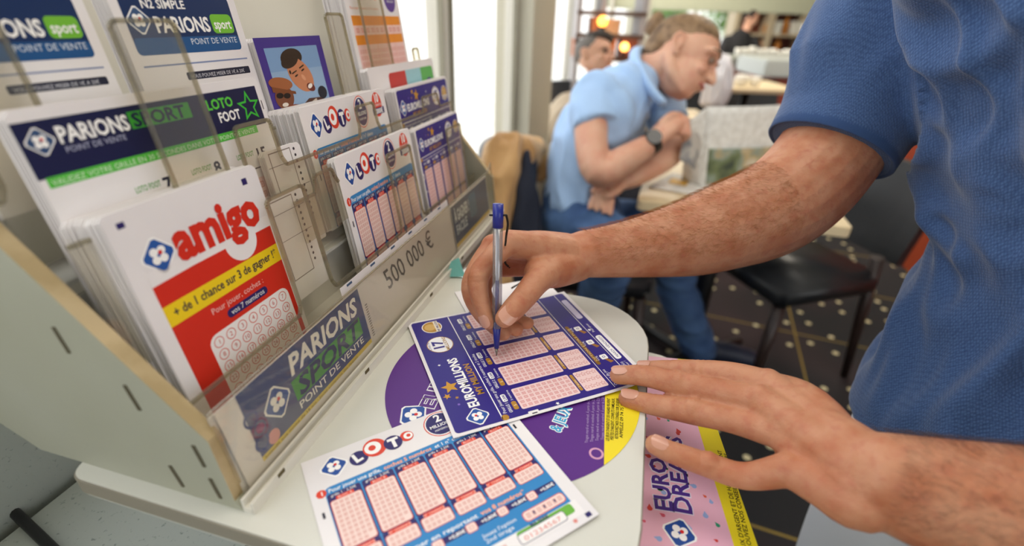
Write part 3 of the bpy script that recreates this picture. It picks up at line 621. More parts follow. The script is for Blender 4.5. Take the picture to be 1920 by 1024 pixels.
def slab(bm, v0, w0, v1, w1, th, ua=.0126, ub=None): 
    ub = UE if ub is None else ub
    a, b = L(ua, v0, w0), L(ua, v1, w1); nn = (b - a).cross(DU).normalized(); prism(bm, [a, b, b + nn * th, a + nn * th], DU * (ub - ua) * S)
STEP = mat('shelf_white', '#d6d4cc', .4)
bm = new(); slab(bm, .004, .006, .19, .004, .004); ob('base_board', bm, STEP, rk)
bm = new(); slab(bm, .19, .02, .315, .41, .004); ob('back_board', bm, mat('back_board', '#cfccc2', .6), rk)
for v, w in ((.076, .045), (.112, .10), (.158, .165)):
    bm = new(); slab(bm, v - .034, w - .012, v + .006, w - .014, .003); slab(bm, v + .006, w - .014, v + .014 , w + .04, .003); ob('tier_shelf', bm, STEP, rk)
# clear pocket plates with tall tabs
def plate(v0, rim, tabs, w0, sl=.144, ua=.013, ub=UE - .002):
    P = [(ua, w0), (ub, w0), (ub, rim)]; 
    for a, b, top in sorted(tabs, reverse=True):
        r = .006; P += [(b + .004, rim), (b, rim + .008), (b - .001, top - r)] + [(b - r + r * math.cos(R(q)), top - r + r * math.sin(R(q))) for q in (20, 45, 70)] + [(b - r, top), (a + r, top)] + [(a + r - r * math.cos(R(q)), top - r + r * math.sin(R(q))) for q in (70, 45, 20)] + [(a + .001, top - r), (a, rim + .008), (a - .004, rim)]
    P += [(ua, rim)]
    W_ = [L(u, v0 + sl * w, w) for u, w in P]; nn = (DN * 1 - DZ * sl).normalized()
    bm = new(); prism(bm, W_, nn * .0016); o = ob('pocket_plate', bm, ACR, rk)
    bm = new(); q_ = W_[2:]; 
    for a, b in zip(q_, q_[1:]):
        d = (b - a)
        if d.length < 1e-5: continue
        m_ = nn.cross(d).normalized() * .0013; prism(bm, [a - m_ - nn * .0003, b - m_ - nn * .0003, b + m_ - nn * .0003, a + m_ - nn * .0003], nn * .0022)
    ob('plate_rim', bm, ACE, o); return o
plate(.0335, .0715, [(.146, .196, .178), (.348, .412, .168), (.534, .594, .163)], .02)
plate(.0575, .19, [(.0945, .144, .31), (.163, .207, .232), (.344, .386, .222), (.52, .578, .21)], .10)
plate(.098, .212, [(.02, .06, .36), (.388, .425, .316), (.47, .53, .345), (.60, .622, .27)], .17)
plate(.0445, .16, [(.225, .258, .176)], .12, ua=.19, ub=.262)
# front label holder
def Fp(u, w, d=0): return L(u, .145 * w, w) - (DN - DZ * .145).normalized() * (d)
bm = new(); prism(bm, rounded([Fp(.006, .004), Fp(.60, .004), Fp(.618, .03), Fp(.622, .094), Fp(.604, .084), Fp(.006, .084)], [.002, .01, .01, .004, .002, .004], 4), (DN - DZ * .145).normalized() * .0014); ob('label_holder', bm, ACR, rk)
bm = new(); 
for a, b in ((Fp(.006, .084), Fp(.604, .084)), (Fp(.604, .084), Fp(.622, .094)), (Fp(.622, .094), Fp(.618, .03)), (Fp(.618, .03), Fp(.60, .004))): tube(bm, [a, b], .0009, 6, 1)
ob('holder_rim', bm, ACE, rk)
bm = new(); prism(bm, [L(0, -.0075, 0), L(0, 0.001, 0), L(0, 0.001, .0125), L(0, -.001, .0125), L(0, -.001, .005), L(0, -.0075, .005)], DU * .62 * S); prism(bm, [L(.0, -.0085, 0), L(.0, -.0065, 0), L(.0, -.0065, .011), L(.0, -.0085, .011)], DU * .62 * S); ob('front_rail', bm, mat('rail_white', '#dddad0', .35), rk)
bm = new(); rnd = random.Random(3)
for u in (.03, .155, .31, .42): bm = new(); box(bm, L(u, -.0086, .009), (.006, .001, .003), Matrix.Rotation(DANG, 3, 'Z')); ob('rail_chip', bm, mat('chip_brown', '#5b5034', .8), rk)
def strip_card(name, u0, u1, w0, w1, d, prt, base, label, cat='label card'):
    nn = (DN - DZ * .145).normalized(); Y = (DZ + DN * .145).normalized()
    bm = new(); prism(bm, [Fp(u0, w0, d), Fp(u1, w0, d), Fp(u1, w1, d), Fp(u0, w1, d)], nn * .0004); o = ob(name, bm, base); tag(o, label, cat)
    p = Print(S * 1.0); prt(p, u1 - u0, (w1 - w0)); p.build('print', Fp(u0, w1, d + .00005), DU.copy(), Y, o); return o
def card_a(p, W, H):
    p.rect(.018, 0, W, H * .80, '#26417f', 1); p.rect(.018, H * .3, W * .5, H * .8, '#4d5584', 2); p.rect(.018, H * .80, W, H * .86, '#e3c93a', 2)
    p.text('Interdit aux moins de 18 ans · Jouer comporte des risques', .02, H * .85, .0034, '#4a3c18', 3, width=.13)
    p.clover(.048, H * .42, .0125, 3, 0); p.text('PARIONS', .068, H * .30, .024, '#ffffff', 3, bold=.03, shear=.2, width=.10); p.rect(.066, H * .36, .168, H * .62, '#4aa53a', 3); p.text('SPORT', .07, H * .6, .024, '#1d2c5e', 4, bold=.03, shear=.2, width=.092)
    p.text('POINT DE VENTE', .066, H * .74, .0095, '#ffffff', 3, bold=.01, width=.1)
    p.hoop(.026, H * .5, .008, .002, '#6a2a68', 4); p.circ(.026, H * .5, .004, '#8a3a78', 4); p.hoop(.022, H * .34, .007, .002, '#2b3f8c', 4); p.hoop(.023, H * .66, .007, .002, '#2b3f8c', 4); p.circ(.034, H * .72, .006, '#e8a0a0', 4)
bk_ = bm = new(); nn_ = (DN - DZ * .145).normalized(); prism(bm, [Fp(.008, .004, -.0040), Fp(.602, .004, -.0040), Fp(.602, .078, -.0040), Fp(.008, .078, -.0040)], nn_ * .0006); ob('backing_strip', bm, mat('backing_white', '#dcdadb', .6), rk)
strip_card('label_card', .012, .19, .006, .079, -.0022, card_a, PAPER, 'blue sports betting label card at the near end of the rack front')
def card_b(p, W, H):
    p.text('500 000 €', .075, H * .52, .034, '#4e4b52', 2, bold=.005, shear=-.25, width=.125)
    for i in range(6): p.rect(.01 + i * .044, .0012, .019 + i * .044, .0035, '#3d5577', 2)
    for i in range(14): p.rect(.028, H * .42 + i * .0028, .032, H * .42 + i * .0028 + .0014, '#8a8480', 2)
strip_card('price_card', .168, .432, .010, .0905, -.0034, card_b, mat('translucent_card', '#e6e2e4', .5, alpha=.93), 'pale card reading 500 000 euros in the middle of the rack front', 'price card')
def card_c(p, W, H):
    p.rect(0, .002, W, H * .80, '#1c3767', 1); p.rect(0, H * .8, W, H * .88, '#cfae34', 2); p.text('À GAGNER !', .008, H * .38, .024, '#dbe4ef', 3, bold=.03, width=.06); p.text('FACILE', .008, H * .64, .02, '#c8d6e6', 3, bold=.03, width=.045); p.rect(.07, H * .1, .1, H * .6, '#2d5c86', 2, .005)
strip_card('label_card', .436, .594, .006, .079, -.0022, card_c, PAPER, 'dark blue label card at the far end of the rack front')

# ---- the sheaves in the pockets
stack('slip_stack', amigo_print, .028, .2045, .131, .0455, .026, 'stack of red and white slips with a yellow band in the near front pocket', 'slip stack', fan=.006, seed=1, hmin=.02, ns=14)
stack('slip_stack', loto_print, .263, .1826, .176, .0455, .009, 'white and blue lottery slips in the middle front pocket, lower of two alike stacks', 'slip stack', seed=2, ns=5, hmin=.02, ys=1.3)
stack('slip_stack', euro_print, .453, .178, .163, .0455, .010, 'dark blue lottery slips in the far front pocket, lower of two alike stacks', 'slip stack', seed=3, ns=5, hmin=.02)
stack('slip_stack', parions_wide, .024, .2646, .197, .072, .012, 'wide sports betting slips with a green star in the near second row', 'slip stack', seed=4, hmin=.10)
stack('slip_stack', loto_print, .264, .231, .174, .072, .030, 'thick stack of white and blue lottery slips in the middle second row', 'slip stack', seed=5, ns=20, fan=.010, hmin=.10, ys=1.3)
stack('slip_stack', euro_print, .468, .2265, .186, .072, .014, 'dark blue lottery slips in the far second row, upper of two alike stacks', 'slip stack', seed=6, hmin=.10)
def strip_print(scale):
    p = Print(scale)
    for i in range(12): p.circ(.8, .1 + .12 * i, .03, '#33303a', 1, 8)
    p.ring(.1, .05, .7, 1.6, .02, '#8a7f7c', 1); p.rect(.02, .3, .98, .31, '#6d6468', 2); p.rect(.02, .8, .98, .81, '#6d6468', 2)
    return p, 1.0, 2.0
stack('slip_stack', strip_print, .190, .205, .05, .062, .006, 'narrow pale dotted slips wedged beside the thick lottery stack', 'slip stack', seed=7, ns=4, hmin=.05)
stack('slip_stack', strip_print, .160, .17, .05, .05, .006, 'narrow pale slips tucked behind the first front tab', 'slip stack', seed=8, ns=4, hmin=.02)
stack('card_stack', lambda s_: parions_card(s_, False), -.012 + .028, .328, .108, .11, .008, 'near sports betting cards with a navy banner in the top row', 'card stack', seed=9, ns=5, hmin=.165)
stack('card_stack', parions_card, .142, .333, .124, .11, .016, 'sports betting cards with a navy banner beside the photo leaflet', 'card stack', seed=10, ns=8, hmin=.165)
stack('leaflet_stack', photo_print, .268, .2935, .108, .104, .014, 'purple bordered leaflets showing a laughing man, in the top row', 'leaflet stack', seed=11, ns=6, hmin=.165)
stack('slip_stack', keno_print, .455, .376, .148, .11, .028, 'tall orange and pink number slips standing at the far top', 'slip stack', seed=12, ns=16, fan=.005, hmin=.165)
def mini(scale):
    p = Print(scale); p.rect(.25, .05, .62, .5, '#c8403f', 1, .03); p.rect(.62, .05, .97, .4, '#5eb55a', 1, .03); p.circ(.88, .2, .07, '#5a3796', 2); p.rect(.35, .18, .5, .3, '#24265e', 2); p.rect(.5, .05, .75, .2, '#9fd0dc', 2); return p, 1.0, .8
stack('slip_stack', mini, .443, .2535, .212, .092, .012, 'small red and green slips behind the far blue stack', 'slip stack', seed=13, ns=8, hmin=.165)
# clear bag pinned to the back board
bm = new(); prism(bm, [L(.285, .165, .335), L(.39, .165, .335), L(.39, .18, .42), L(.285, .18, .42)], DN * .004); tag(ob('clear_wallet', bm, ACR), 'clear plastic wallet hanging empty at the rack top', 'wallet')

# ================================================================ SKIN, HAIR, CLOTH
def skin_mat(name, c1, c2, c3, sc=1.0):
    m = mat(name, c1, .48, spec=.35, sss=.18); n = m.node_tree; b = n.nodes['Principled BSDF']
    t = n.nodes.new('ShaderNodeTexCoord')
    def nz(s_, lo, hi, det=4):
        z = n.nodes.new('ShaderNodeTexNoise'); z.inputs['Scale'].default_value = s_; z.inputs['Detail'].default_value = det; n.links.new(t.outputs['Object'], z.inputs['Vector'])
        r_ = n.nodes.new('ShaderNodeMapRange'); r_.inputs[1].default_value = lo; r_.inputs[2].default_value = hi; n.links.new(z.outputs[0], r_.inputs[0]); return r_.outputs[0], z.outputs[0]
    f1, _ = nz(38 * sc, .42, .68); f2, _ = nz(130 * sc, .5, .75); _, h = nz(900 * sc, 0, 1, 2); _, h2 = nz(260 * sc, 0, 1, 5)
    m1 = n.nodes.new('ShaderNodeMix'); m1.data_type = 'RGBA'; m1.inputs[6].default_value = hx(c1); m1.inputs[7].default_value = hx(c2); n.links.new(f1, m1.inputs[0])
    m2 = n.nodes.new('ShaderNodeMix'); m2.data_type = 'RGBA'; m2.inputs[7].default_value = hx(c3); n.links.new(m1.outputs[2], m2.inputs[6])
    k = n.nodes.new('ShaderNodeMath'); k.operation = 'MULTIPLY'; k.inputs[1].default_value = .5; n.links.new(f2, k.inputs[0]); n.links.new(k.outputs[0], m2.inputs[0]); n.links.new(m2.outputs[2], b.inputs['Base Color'])
    bp = n.nodes.new('ShaderNodeBump'); bp.inputs['Strength'].default_value = .35; bp.inputs['Distance'].default_value = .0006; n.links.new(h, bp.inputs['Height'])
    bp2 = n.nodes.new('ShaderNodeBump'); bp2.inputs['Strength'].default_value = .4; bp2.inputs['Distance'].default_value = .0012; n.links.new(h2, bp2.inputs['Height']); n.links.new(bp.outputs[0], bp2.inputs['Normal']); n.links.new(bp2.outputs[0], b.inputs['Normal'])
    return m
def weave_mat(name, col, col2, scale, dist, rough=.85):
    m = mat(name, col, rough, spec=.15, sheen=.25); n = m.node_tree; b = n.nodes['Principled BSDF']; t = n.nodes.new('ShaderNodeTexCoord')
    mp = n.nodes.new('ShaderNodeMapping'); mp.inputs['Rotation'].default_value = (.3, .5, .75); mp.inputs['Scale'].default_value = (1, 1, .6); n.links.new(t.outputs['Object'], mp.inputs[0])
    mu = n.nodes.new('ShaderNodeTexVoronoi'); mu.inputs['Scale'].default_value = scale; mu.inputs['Randomness'].default_value = .35; n.links.new(mp.outputs[0], mu.inputs['Vector'])
    bp = n.nodes.new('ShaderNodeBump'); bp.inputs['Strength'].default_value = .8; bp.inputs['Distance'].default_value = dist; n.links.new(mu.outputs[0], bp.inputs['Height']); n.links.new(bp.outputs[0], b.inputs['Normal'])
    mx = n.nodes.new('ShaderNodeMix'); mx.data_type = 'RGBA'; mx.inputs[6].default_value = hx(col); mx.inputs[7].default_value = hx(col2); n.links.new(mu.outputs[0], mx.inputs[0]); n.links.new(mx.outputs[2], b.inputs['Base Color'])
    return m
SKIN = skin_mat('skin', '#c48c6c', '#b3704f', '#ad5d47')
SKIN2 = skin_mat('pale_skin', '#dcae94', '#d39a80', '#cf8a76', .3)
NAIL = mat('nail', '#cf9a85', .22, spec=.6)
def nail(c, ax, up, w, l, parent, name='fingernail'):
    """small curved nail plate: c centre on the finger surface, ax towards the tip, up outward"""
    ax = Vector(ax).normalized(); up = (Vector(up) - ax * Vector(up).dot(ax)).normalized(); sd = ax.cross(up); bm = new(); N, Mm = 10, 10; g = []
    for i in range(N + 1):
        row = []
        for j in range(Mm + 1):
            s_ = i / N * 2 - 1; t_ = j / Mm * 2 - 1
            q_ = t_ * math.sqrt(max(0, 1 - abs(s_) ** 3.2)) if abs(s_) < 1 else 0
            x = s_ * l / 2; y = q_ * w / 2
            row.append(bm.verts.new(Vector(c) + ax * x + sd * y + up * (.0008 - (y / w * 2) ** 2 * w * .17 - max(0, s_) * .0004)))
        g.append(row)
    for i in range(N):
        for j in range(Mm):
            try: bm.faces.new((g[i][j], g[i][j + 1], g[i + 1][j + 1], g[i + 1][j]))
            except ValueError: pass
    bmesh.ops.remove_doubles(bm, verts=bm.verts, dist=1e-6)
    return ob(name, bm, NAIL, parent, True)
def px(x, y, D): return atd(x, y, D)

# ================================================================ THE WRITING MAN
man = empty('person', (.53, .33, 0), 0, 'man in a blue polo shirt filling in a slip with a pen, at the right', 'person')
HAND_R_UP = (RT * -.5 + UP * .8)
bm = new()
# right arm: shoulder, elbow, wrist
armR = [px(1760, -70, .50), px(1680, 60, .52), px(1615, 190, .54), px(1555, 285, .55), px(1500, 352, .545), px(1435, 398, .54), px(1365, 424, .535), px(1295, 446, .53), px(1220, 461, .52), px(1150, 471, .51), px(1090, 477, .503)]
rP = [98, 96, 93, 90, 90, 88, 82, 73, 60, 50, 44]
DP = [.50, .52, .54, .55, .545, .54, .535, .53, .52, .51, .503]
tube(bm, armR, [r_ * d_ / F for r_, d_ in zip(rP, DP)], 24, 5)
# palm of the writing hand
wrR = px(1090, 477, .503)
kR = [px(953, 455, .455), px(925, 462, .470), px(915, 480, .485), px(925, 500, .497)]     # knuckles index .. little
for k, (r1, r2) in zip(kR, ((.0125, .011), (.0125, .011), (.012, .010), (.0115, .010))):
    mid = (wrR * .52 + Vector(k) * .48); tube(bm, [px(1085, 480, .503), mid, k], [.019, .0165, r1], 16, 5)
tube(bm, [px(1085, 495, .500), px(1040, 505, .478), px(1010, 510, .462)], [.018, .019, .0145], 16, 4)       # ball of the thumb
tube(bm, [px(1060, 470, .498), px(1005, 462, .478), px(960, 462, .462)], [.0185, .016, .0125], 16, 4)
# fingers
def finger(pts, rad, n=16, sub=4): tube(bm, pts, rad, n, sub)
finger([px(953, 455, .455), px(921, 486, .443), px(897, 520, .437), px(901, 563, .437), px(917, 604, .439)], [.0118, .0104, .0102, .0084, .0070])        # index
finger([px(925, 464, .470), px(898, 500, .460), px(884, 543, .455), px(905, 590, .452), px(944, 625, .454)], [.0118, .0102, .0100, .0085, .0072])       # middle
finger([px(915, 482, .484), px(893, 520, .475), px(893, 565, .470), px(930, 602, .465), px(968, 618, .462)], [.0112, .010, .0096, .0082, .0070])        # ring
finger([px(925, 503, .494), px(905, 540, .488), px(922, 578, .482), px(965, 600, .474), px(990, 606, .470)], [.0105, .0092, .0088, .0075, .0062])       # little
finger([px(1040, 503, .477), px(1010, 524, .452), px(984, 556, .438), px(962, 580, .431), px(946, 597, .428)], [.0155, .0130, .0113, .0105, .0088])     # thumb
for p_, r_ in ((px(953, 452, .453), .0095), (px(897, 519, .434), .0085), (px(984, 553, .435), .009)): ell(bm, p_, r_)
# left arm: shoulder, elbow, wrist (elbow outside the frame)
armL = [Vector((.54, .20, 1.27)), Vector((.535, .165, 1.15)), Vector((.52, .14, 1.03)), Vector((.47, .135, .968)), px(2330, 1035, .272), px(2150, 1010, .273), px(1980, 985, .275), px(1850, 955, .28), px(1740, 925, .287), px(1655, 900, .295)]
tube(bm, armL, [.052, .050, .047, (.044), .044, .044, .0425, (.038), (.033), (.0315, .026)], 24, 5)
wrL = px(1655, 900, .297)
kL = [px(1440, 722, .372), px(1425, 752, .358), px(1462, 812, .340), px(1480, 880, .318)]
back = [px(1600, 850, .308), px(1590, 870, .305), px(1600, 905, .300), px(1610, 935, .297)]
for k, b_, r_ in zip(kL, back, (.0125, .0125, .012, .0115)):
    tube(bm, [wrL, b_, (Vector(b_) + k) / 2, k], [.024, .0195, .0155, r_], 16, 4)
for a_, b_ in zip(kL, kL[1:]): tube(bm, [(Vector(a_) * .8 + wrL * .2), (Vector(b_) * .8 + wrL * .2)], .0105, 12, 1)
tube(bm, [px(1600, 930, .30) , px(1530, 900, .318), px(1480, 870, .332)], [.016, .014, .010], 12, 3)
# fingers of the left hand lying on the slip
zf = .0
finger([kL[0], px(1375, 702, .385), px(1312, 696, .400), px(1255, 693, .412), px(1205, 692, .421)], [.0118, .0098, .0096, .0084, .0070])
finger([kL[1], px(1345, 733, .376), px(1272, 718, .392), px(1205, 704, .404), px(1160, 704, .411)], [.0118, .0102, .0102, .0090, .0078])
finger([kL[2], px(1375, 788, .360), px(1297, 772, .377), px(1222, 758, .392), px(1176, 748, .400)], [.0118, .0100, .0100, .0088, .0076])
finger([kL[3], px(1398, 893, .332), px(1327, 872, .342), px(1262, 849, .347), px(1228, 834, .350)], [.0112, .0092, .0088, .0080, .0072])
finger([px(1600, 860, .308), px(1520, 760, .345), px(1450, 725, .385), px(1400, 715, .41)], [.016, .014, .0115, .0095])   # thumb tucked under
for a_, r_ in ((px(1440, 716, .370), .0105), (px(1425, 746, .356), .0105), (px(1462, 804, .338), .010), (px(1310, 693, .398), .0082), (px(1271, 713, .390), .0088), (px(1298, 766, .375), .0086), (px(1328, 866, .340), .0078)): ell(bm, a_, r_)
# shoulders, neck and head above the frame
ShR = Vector((.44, .58, 1.27)); ShL = Vector((.54, .20, 1.27)); nk = Vector((.47, .39, 1.37))
tube(bm, [armR[0], ShR, (ShR + ShL) / 2 + Vector((.01, 0, .03)), ShL], [.055, .058, .075, .055], 20, 5)
tube(bm, [(ShR + ShL) / 2, nk, nk + Vector((-.03, -.01, .08))], [.08, .058, .055], 20, 4)
def head(bm, c, fwd, up, s=1.0):
    B = basis(fwd, z=up)
    def P(x, y, z): return Vector(c) + B @ Vector((x, y, z)) * s
    ell(bm, P(-.012, 0, .028), .096 * s, .076 * s, .088 * s, B, u=28, v=18)
    ell(bm, P(.022, 0, -.035), .066 * s, .058 * s, .078 * s, B, u=24, v=16)
    ell(bm, P(.05, 0, -.085), .028 * s, .026 * s, .02 * s, B)                     # chin
    tube(bm, [P(-.03, .056, -.035), P(.0, .05, -.07), P(.045, .02, -.09)], [.018 * s, .018 * s, .016 * s], 12, 3)
    tube(bm, [P(-.03, -.056, -.035), P(.0, -.05, -.07), P(.045, -.02, -.09)], [.018 * s, .018 * s, .016 * s], 12, 3)
    tube(bm, [P(.083, 0, .015), P(.097, 0, -.008), P(.106, 0, -.028)], [.007 * s, .009 * s, .0115 * s], 12, 3)   # nose
    for q_ in (-1, 1):
        ell(bm, P(.095, .010 * q_, -.029), .009 * s, .007 * s, .007 * s, B); ell(bm, P(.064, .038 * q_, -.028), .02 * s, .018 * s, .014 * s, B)
        tube(bm, [P(.086, .012 * q_, .026), P(.078, .036 * q_, .03), P(.06, .055 * q_, .02)], [.008 * s, .009 * s, .008 * s], 10, 3)    # brow
        tube(bm, [P(-.012, .076 * q_, .012), P(-.026, .084 * q_, .018), P(-.034, .085 * q_, -.003), P(-.02, .078 * q_, -.028), P(-.008, .073 * q_, -.03)], .0062 * s, 10, 3)
        ell(bm, P(-.018, .076 * q_, -.005), .014 * s, .006 * s, .022 * s, B)
    tube(bm, [P(.078, .02, -.052), P(.088, 0, -.049), P(.078, -.02, -.052)], .0055 * s, 10, 3); tube(bm, [P(.076, .017, -.06), P(.086, 0, -.061), P(.076, -.017, -.06)], .006 * s, 10, 3)
    return P, B
hd = nk + Vector((-.07, -.03, .20)); P_, B_ = head(bm, hd, (-.9, -.4, -.45), (-.4, -.2, .9))
tube(bm, [nk + Vector((-.02, 0, .05)), P_(-.03, 0, -.03)], [.056, .055], 18, 2)
WR = []
for seq in (([kL[0], px(1312, 696, .400), px(1255, 693, .412)]), ([kL[1], px(1272, 718, .392), px(1205, 704, .404)]), ([kL[2], px(1297, 772, .377), px(1222, 758, .392)]), ([kL[3], px(1327, 872, .342), px(1262, 849, .347)])):
    a0 = (Vector(seq[2]) - Vector(seq[0])).normalized(); WR += [(Vector(seq[1]), a0, DZ, .0062), (Vector(seq[2]), a0, DZ, .004)]
WR += [(px(984, 556, .438), (px(946, 597, .428) - px(984, 556, .438)).normalized(), -FW, .006), (px(897, 520, .437), (px(901, 563, .437) - px(897, 520, .437)).normalized(), -FW, .005)]
def wrinkles(c_, n_):
    out = np.zeros(len(c_))
    for p_, a_, u_, r_ in WR:
        d_ = c_ - np.array(p_); t_ = d_ @ np.array(a_); q_ = np.linalg.norm(d_, axis=1); near = q_ < .02
        out[near] += (-.00042 * (np.cos(t_[near] * 2 * PI / .0042) * .5 + .5) * np.exp(-(t_[near] / r_) ** 2) * np.clip(n_[near] @ np.array(u_), 0, 1))
    return out
me = remesh(bm, .0013, 9, .5, wrinkles)
body = mk('body', me, SKIN, man, True)

# nails
def surf(c, n_, r_): return Vector(c) + Vector(n_).normalized() * r_
tocam = lambda p_: (CAM - Vector(p_)).normalized()
def fnail(tip, prev, r_, upv, w=.0108, l=.0125, bk=.003, lift=.92):
    ax = (Vector(tip) - Vector(prev)).normalized(); up = Vector(upv); up = (up - ax * up.dot(ax)).normalized(); nail(Vector(tip) - ax * bk + up * r_ * lift, ax, up, w, l, body)
fnail(px(946, 597, .428), px(984, 556, .438), .0093, tocam(px(946, 597, .428)) + RT * .12, .0162, .0185, .0025, .95)
fnail(px(917, 604, .439), px(901, 563, .437), .0074, tocam(px(917, 604, .439)) * .9 - RT * .75, .0115, .0135)
fnail(px(1160, 704, .411), px(1205, 704, .404), .008, DZ, .0125, .0150, .002)
fnail(px(1176, 748, .400), px(1222, 758, .392), .0078, DZ, .0125, .0150, .002)
fnail(px(1228, 834, .350), px(1262, 849, .347), .0074, DZ + tocam(px(1228, 834, .35)) * .6, .0105, .0128, .0015)
fnail(px(1205, 692, .421), px(1255, 693, .412), .0073, DZ, .0100, .0115, .0015)

# arm hair on the forearms
def hairs(co, no, pick, n, ln, dirv, name, m, parent, seed=1, r0=.00007):
    rnd = np.random.default_rng(seed); idx = np.nonzero(pick)[0]; idx = rnd.choice(idx, min(n, len(idx)), replace=False)
    V = []; Fc = []
    for i in idx:
        c = Vector(co[i]); nn = Vector(no[i]); d = (Vector(dirv) + Vector(rnd.normal(0, .35, 3))); d = (d - nn * d.dot(nn)).normalized(); l_ = ln * rnd.uniform(.5, 1.2)
        p1 = c + nn * l_ * .30 + d * l_ * .45; p2 = c + nn * l_ * .42 + d * l_; s1 = d.cross(nn).normalized() * r0; b = len(V)
        V += [c - s1, c + s1, p1 - s1 * .8, p1 + s1 * .8, p2]; Fc += [(b, b + 1, b + 3, b + 2), (b + 2, b + 3, b + 4)]
        s2 = nn * r0; b = len(V); V += [c - s2, c + s2, p1 - s2 * .8, p1 + s2 * .8, p2]; Fc += [(b, b + 1, b + 3, b + 2), (b + 2, b + 3, b + 4)]
    me_ = bpy.data.meshes.new(name); me_.from_pydata([tuple(v) for v in V], [], Fc); o = mk(name, me_, m, parent); o['kind'] = 'stuff'; return o
n = len(me.vertices); co = np.empty(n * 3); no = np.empty(n * 3); me.vertices.foreach_get('co', co); me.vertices.foreach_get('normal', no); co = co.reshape(-1, 3); no = no.reshape(-1, 3)
# object space equals world minus the parent's place: mk keeps world coordinates
def seg_pick(a, b, rad):
    a = np.array(a); b = np.array(b); d = b - a; t_ = ((co - a) @ d) / (d @ d); q_ = a + np.clip(t_, 0, 1)[:, None] * d; return (t_ > 0) & (t_ < 1) & (np.linalg.norm(co - q_, axis=1) < rad)
HAIR = mat('arm_hair', '#a8713a', .5, spec=.4)  # golden tone paints in the backlight on the right forearm's hair
up_ = np.array(UP * .75 - FW * .45)
hairs(co, no, seg_pick(px(1105, 477, .503), px(1440, 398, .54), .07) & ((no @ up_) > .1), 5200, .0085, (px(1105, 477, .503) - px(1440, 398, .54)).normalized(), 'arm_hair', HAIR, body, 1, .00008)
hairs(co, no, seg_pick(px(1640, 900, .297), px(2000, 990, .275), .07) & ((no @ np.array(DZ)) > -.1), 2600, .008, (px(1640, 900, .297) - px(2000, 990, .275)).normalized(), 'arm_hair', mat('dark_arm_hair', '#5a4130', .5), body, 2, .00006)
# head hair, eyes (above the frame)
bm = new(); ell(bm, P_(-.022, 0, .045), .100, .083, .083, B_, u=24, v=16); ob('hair', bm, mat('brown_hair', '#4a3626', .6, bump=(150, .6)), body, True)
for q_ in (-1, 1): bm = new(); ell(bm, P_(.072, .031 * q_, .008), .012); ob('eye', bm, mat('eye_white', '#e8e2da', .2), body, True)

# ---- polo shirt
POLO = weave_mat('blue_pique', '#526e9b', '#2b416b', 560, -.0005)
RIB = mat('blue_rib', '#38527f', .85, spec=.15, sheen=.2, bump=(700, .4, .0005))
bm = new(); SH = Vector((.346, -.938, 0)); FC = Vector((-.938, -.346, 0))
#            z     centre of the ring       half width, half depth
TOR = [(0.822, (0.52, 0.328), 0.162, 0.138), (0.86, (0.525, 0.333), 0.165, 0.133), (0.9, (0.536, 0.34), 0.165, 0.128), (0.94, (0.546, 0.346), 0.165, 0.122), (0.98, (0.55, 0.352), 0.165, 0.115), (1.03, (0.546, 0.361), 0.168, 0.111), (1.08, (0.528, 0.371), 0.173, 0.111), (1.13, (0.504, 0.381), 0.178, 0.113), (1.19, (0.482, 0.392), 0.18, 0.115), (1.25, (0.455, 0.4), 0.175, 0.11), (1.31, (0.445, 0.4), 0.14, 0.095), (1.35, (0.46, 0.39), 0.08, 0.07)]
def ringtube(bm, rows, n=64):
    rr_ = []
    for z, (cx_, cy_), a_, b_ in rows:
        rr_.append([bm.verts.new(Vector((cx_, cy_, z)) + SH * a_ * math.copysign(abs(math.cos(q_)) ** .85, math.cos(q_)) + FC * b_ * math.copysign(abs(math.sin(q_)) ** .85, math.sin(q_))) for q_ in [2 * PI * k / n for k in range(n)]])
    for i in range(len(rr_) - 1):
        for k in range(n): bm.faces.new((rr_[i][k], rr_[i][(k + 1) % n], rr_[i + 1][(k + 1) % n], rr_[i + 1][k]))
    bm.faces.new(rr_[0][::-1]); bm.faces.new(rr_[-1])
rows = []
zz = [r_[0] for r_ in TOR]
for z in np.arange(.822, 1.35, .012):
    f_ = lambda g: float(np.interp(z, zz, g)); rows.append((z, (f_([r_[1][0] for r_ in TOR]), f_([r_[1][1] for r_ in TOR])), f_([r_[2] for r_ in TOR]), f_([r_[3] for r_ in TOR])))
ringtube(bm, rows)
slv = [px(1790, -120, .50), px(1722, 0, .515), px(1655, 110, .53), px(1598, 205, .545), px(1552, 283, .55)]
slr = [r_ * .55 / F for r_ in (128, 126, 122, 117, 112)]
tube(bm, slv, slr, 32, 6, cap=False)
tube(bm, [slv[0], Vector((.45, .55, 1.27)), Vector((.46, .45, 1.27))], [.07, .078, .08], 28, 5)
tube(bm, [Vector((.48, .36, 1.26)), Vector((.54, .21, 1.265)), Vector((.535, .17, 1.17)), Vector((.525, .15, 1.09))], [.08, .07, .066, .064], 28, 5)
def sm(x): return np.clip(x, 0, 1) ** 2 * (3 - 2 * np.clip(x, 0, 1))
def folds(seedv, dirs, amp, mask=None):
    def fn(co_, no_):
        out = np.zeros(len(co_))
        for i, (d_, wl_, a_) in enumerate(dirs):
            d_ = Vector(d_).normalized()
            e1_ = d_.orthogonal().normalized(); e2_ = d_.cross(e1_)
            M3 = np.array([d_ * .22, e1_, e2_]); q_ = (co_ @ M3.T) / wl_ + seedv + i * 7.3
            v_ = np.array([noise.noise(Vector(x)) for x in q_]); out += a_ * np.exp(-(v_ * 3.6) ** 2)
        if mask: out = out * mask(co_)
        return out * amp - .40 * sum(d_[2] for d_ in dirs) * (mask(co_) if mask else 1)
    return fn
_ca = np.array((slv[-1] - slv[-2]).normalized()); _cb = np.array(slv[-1])
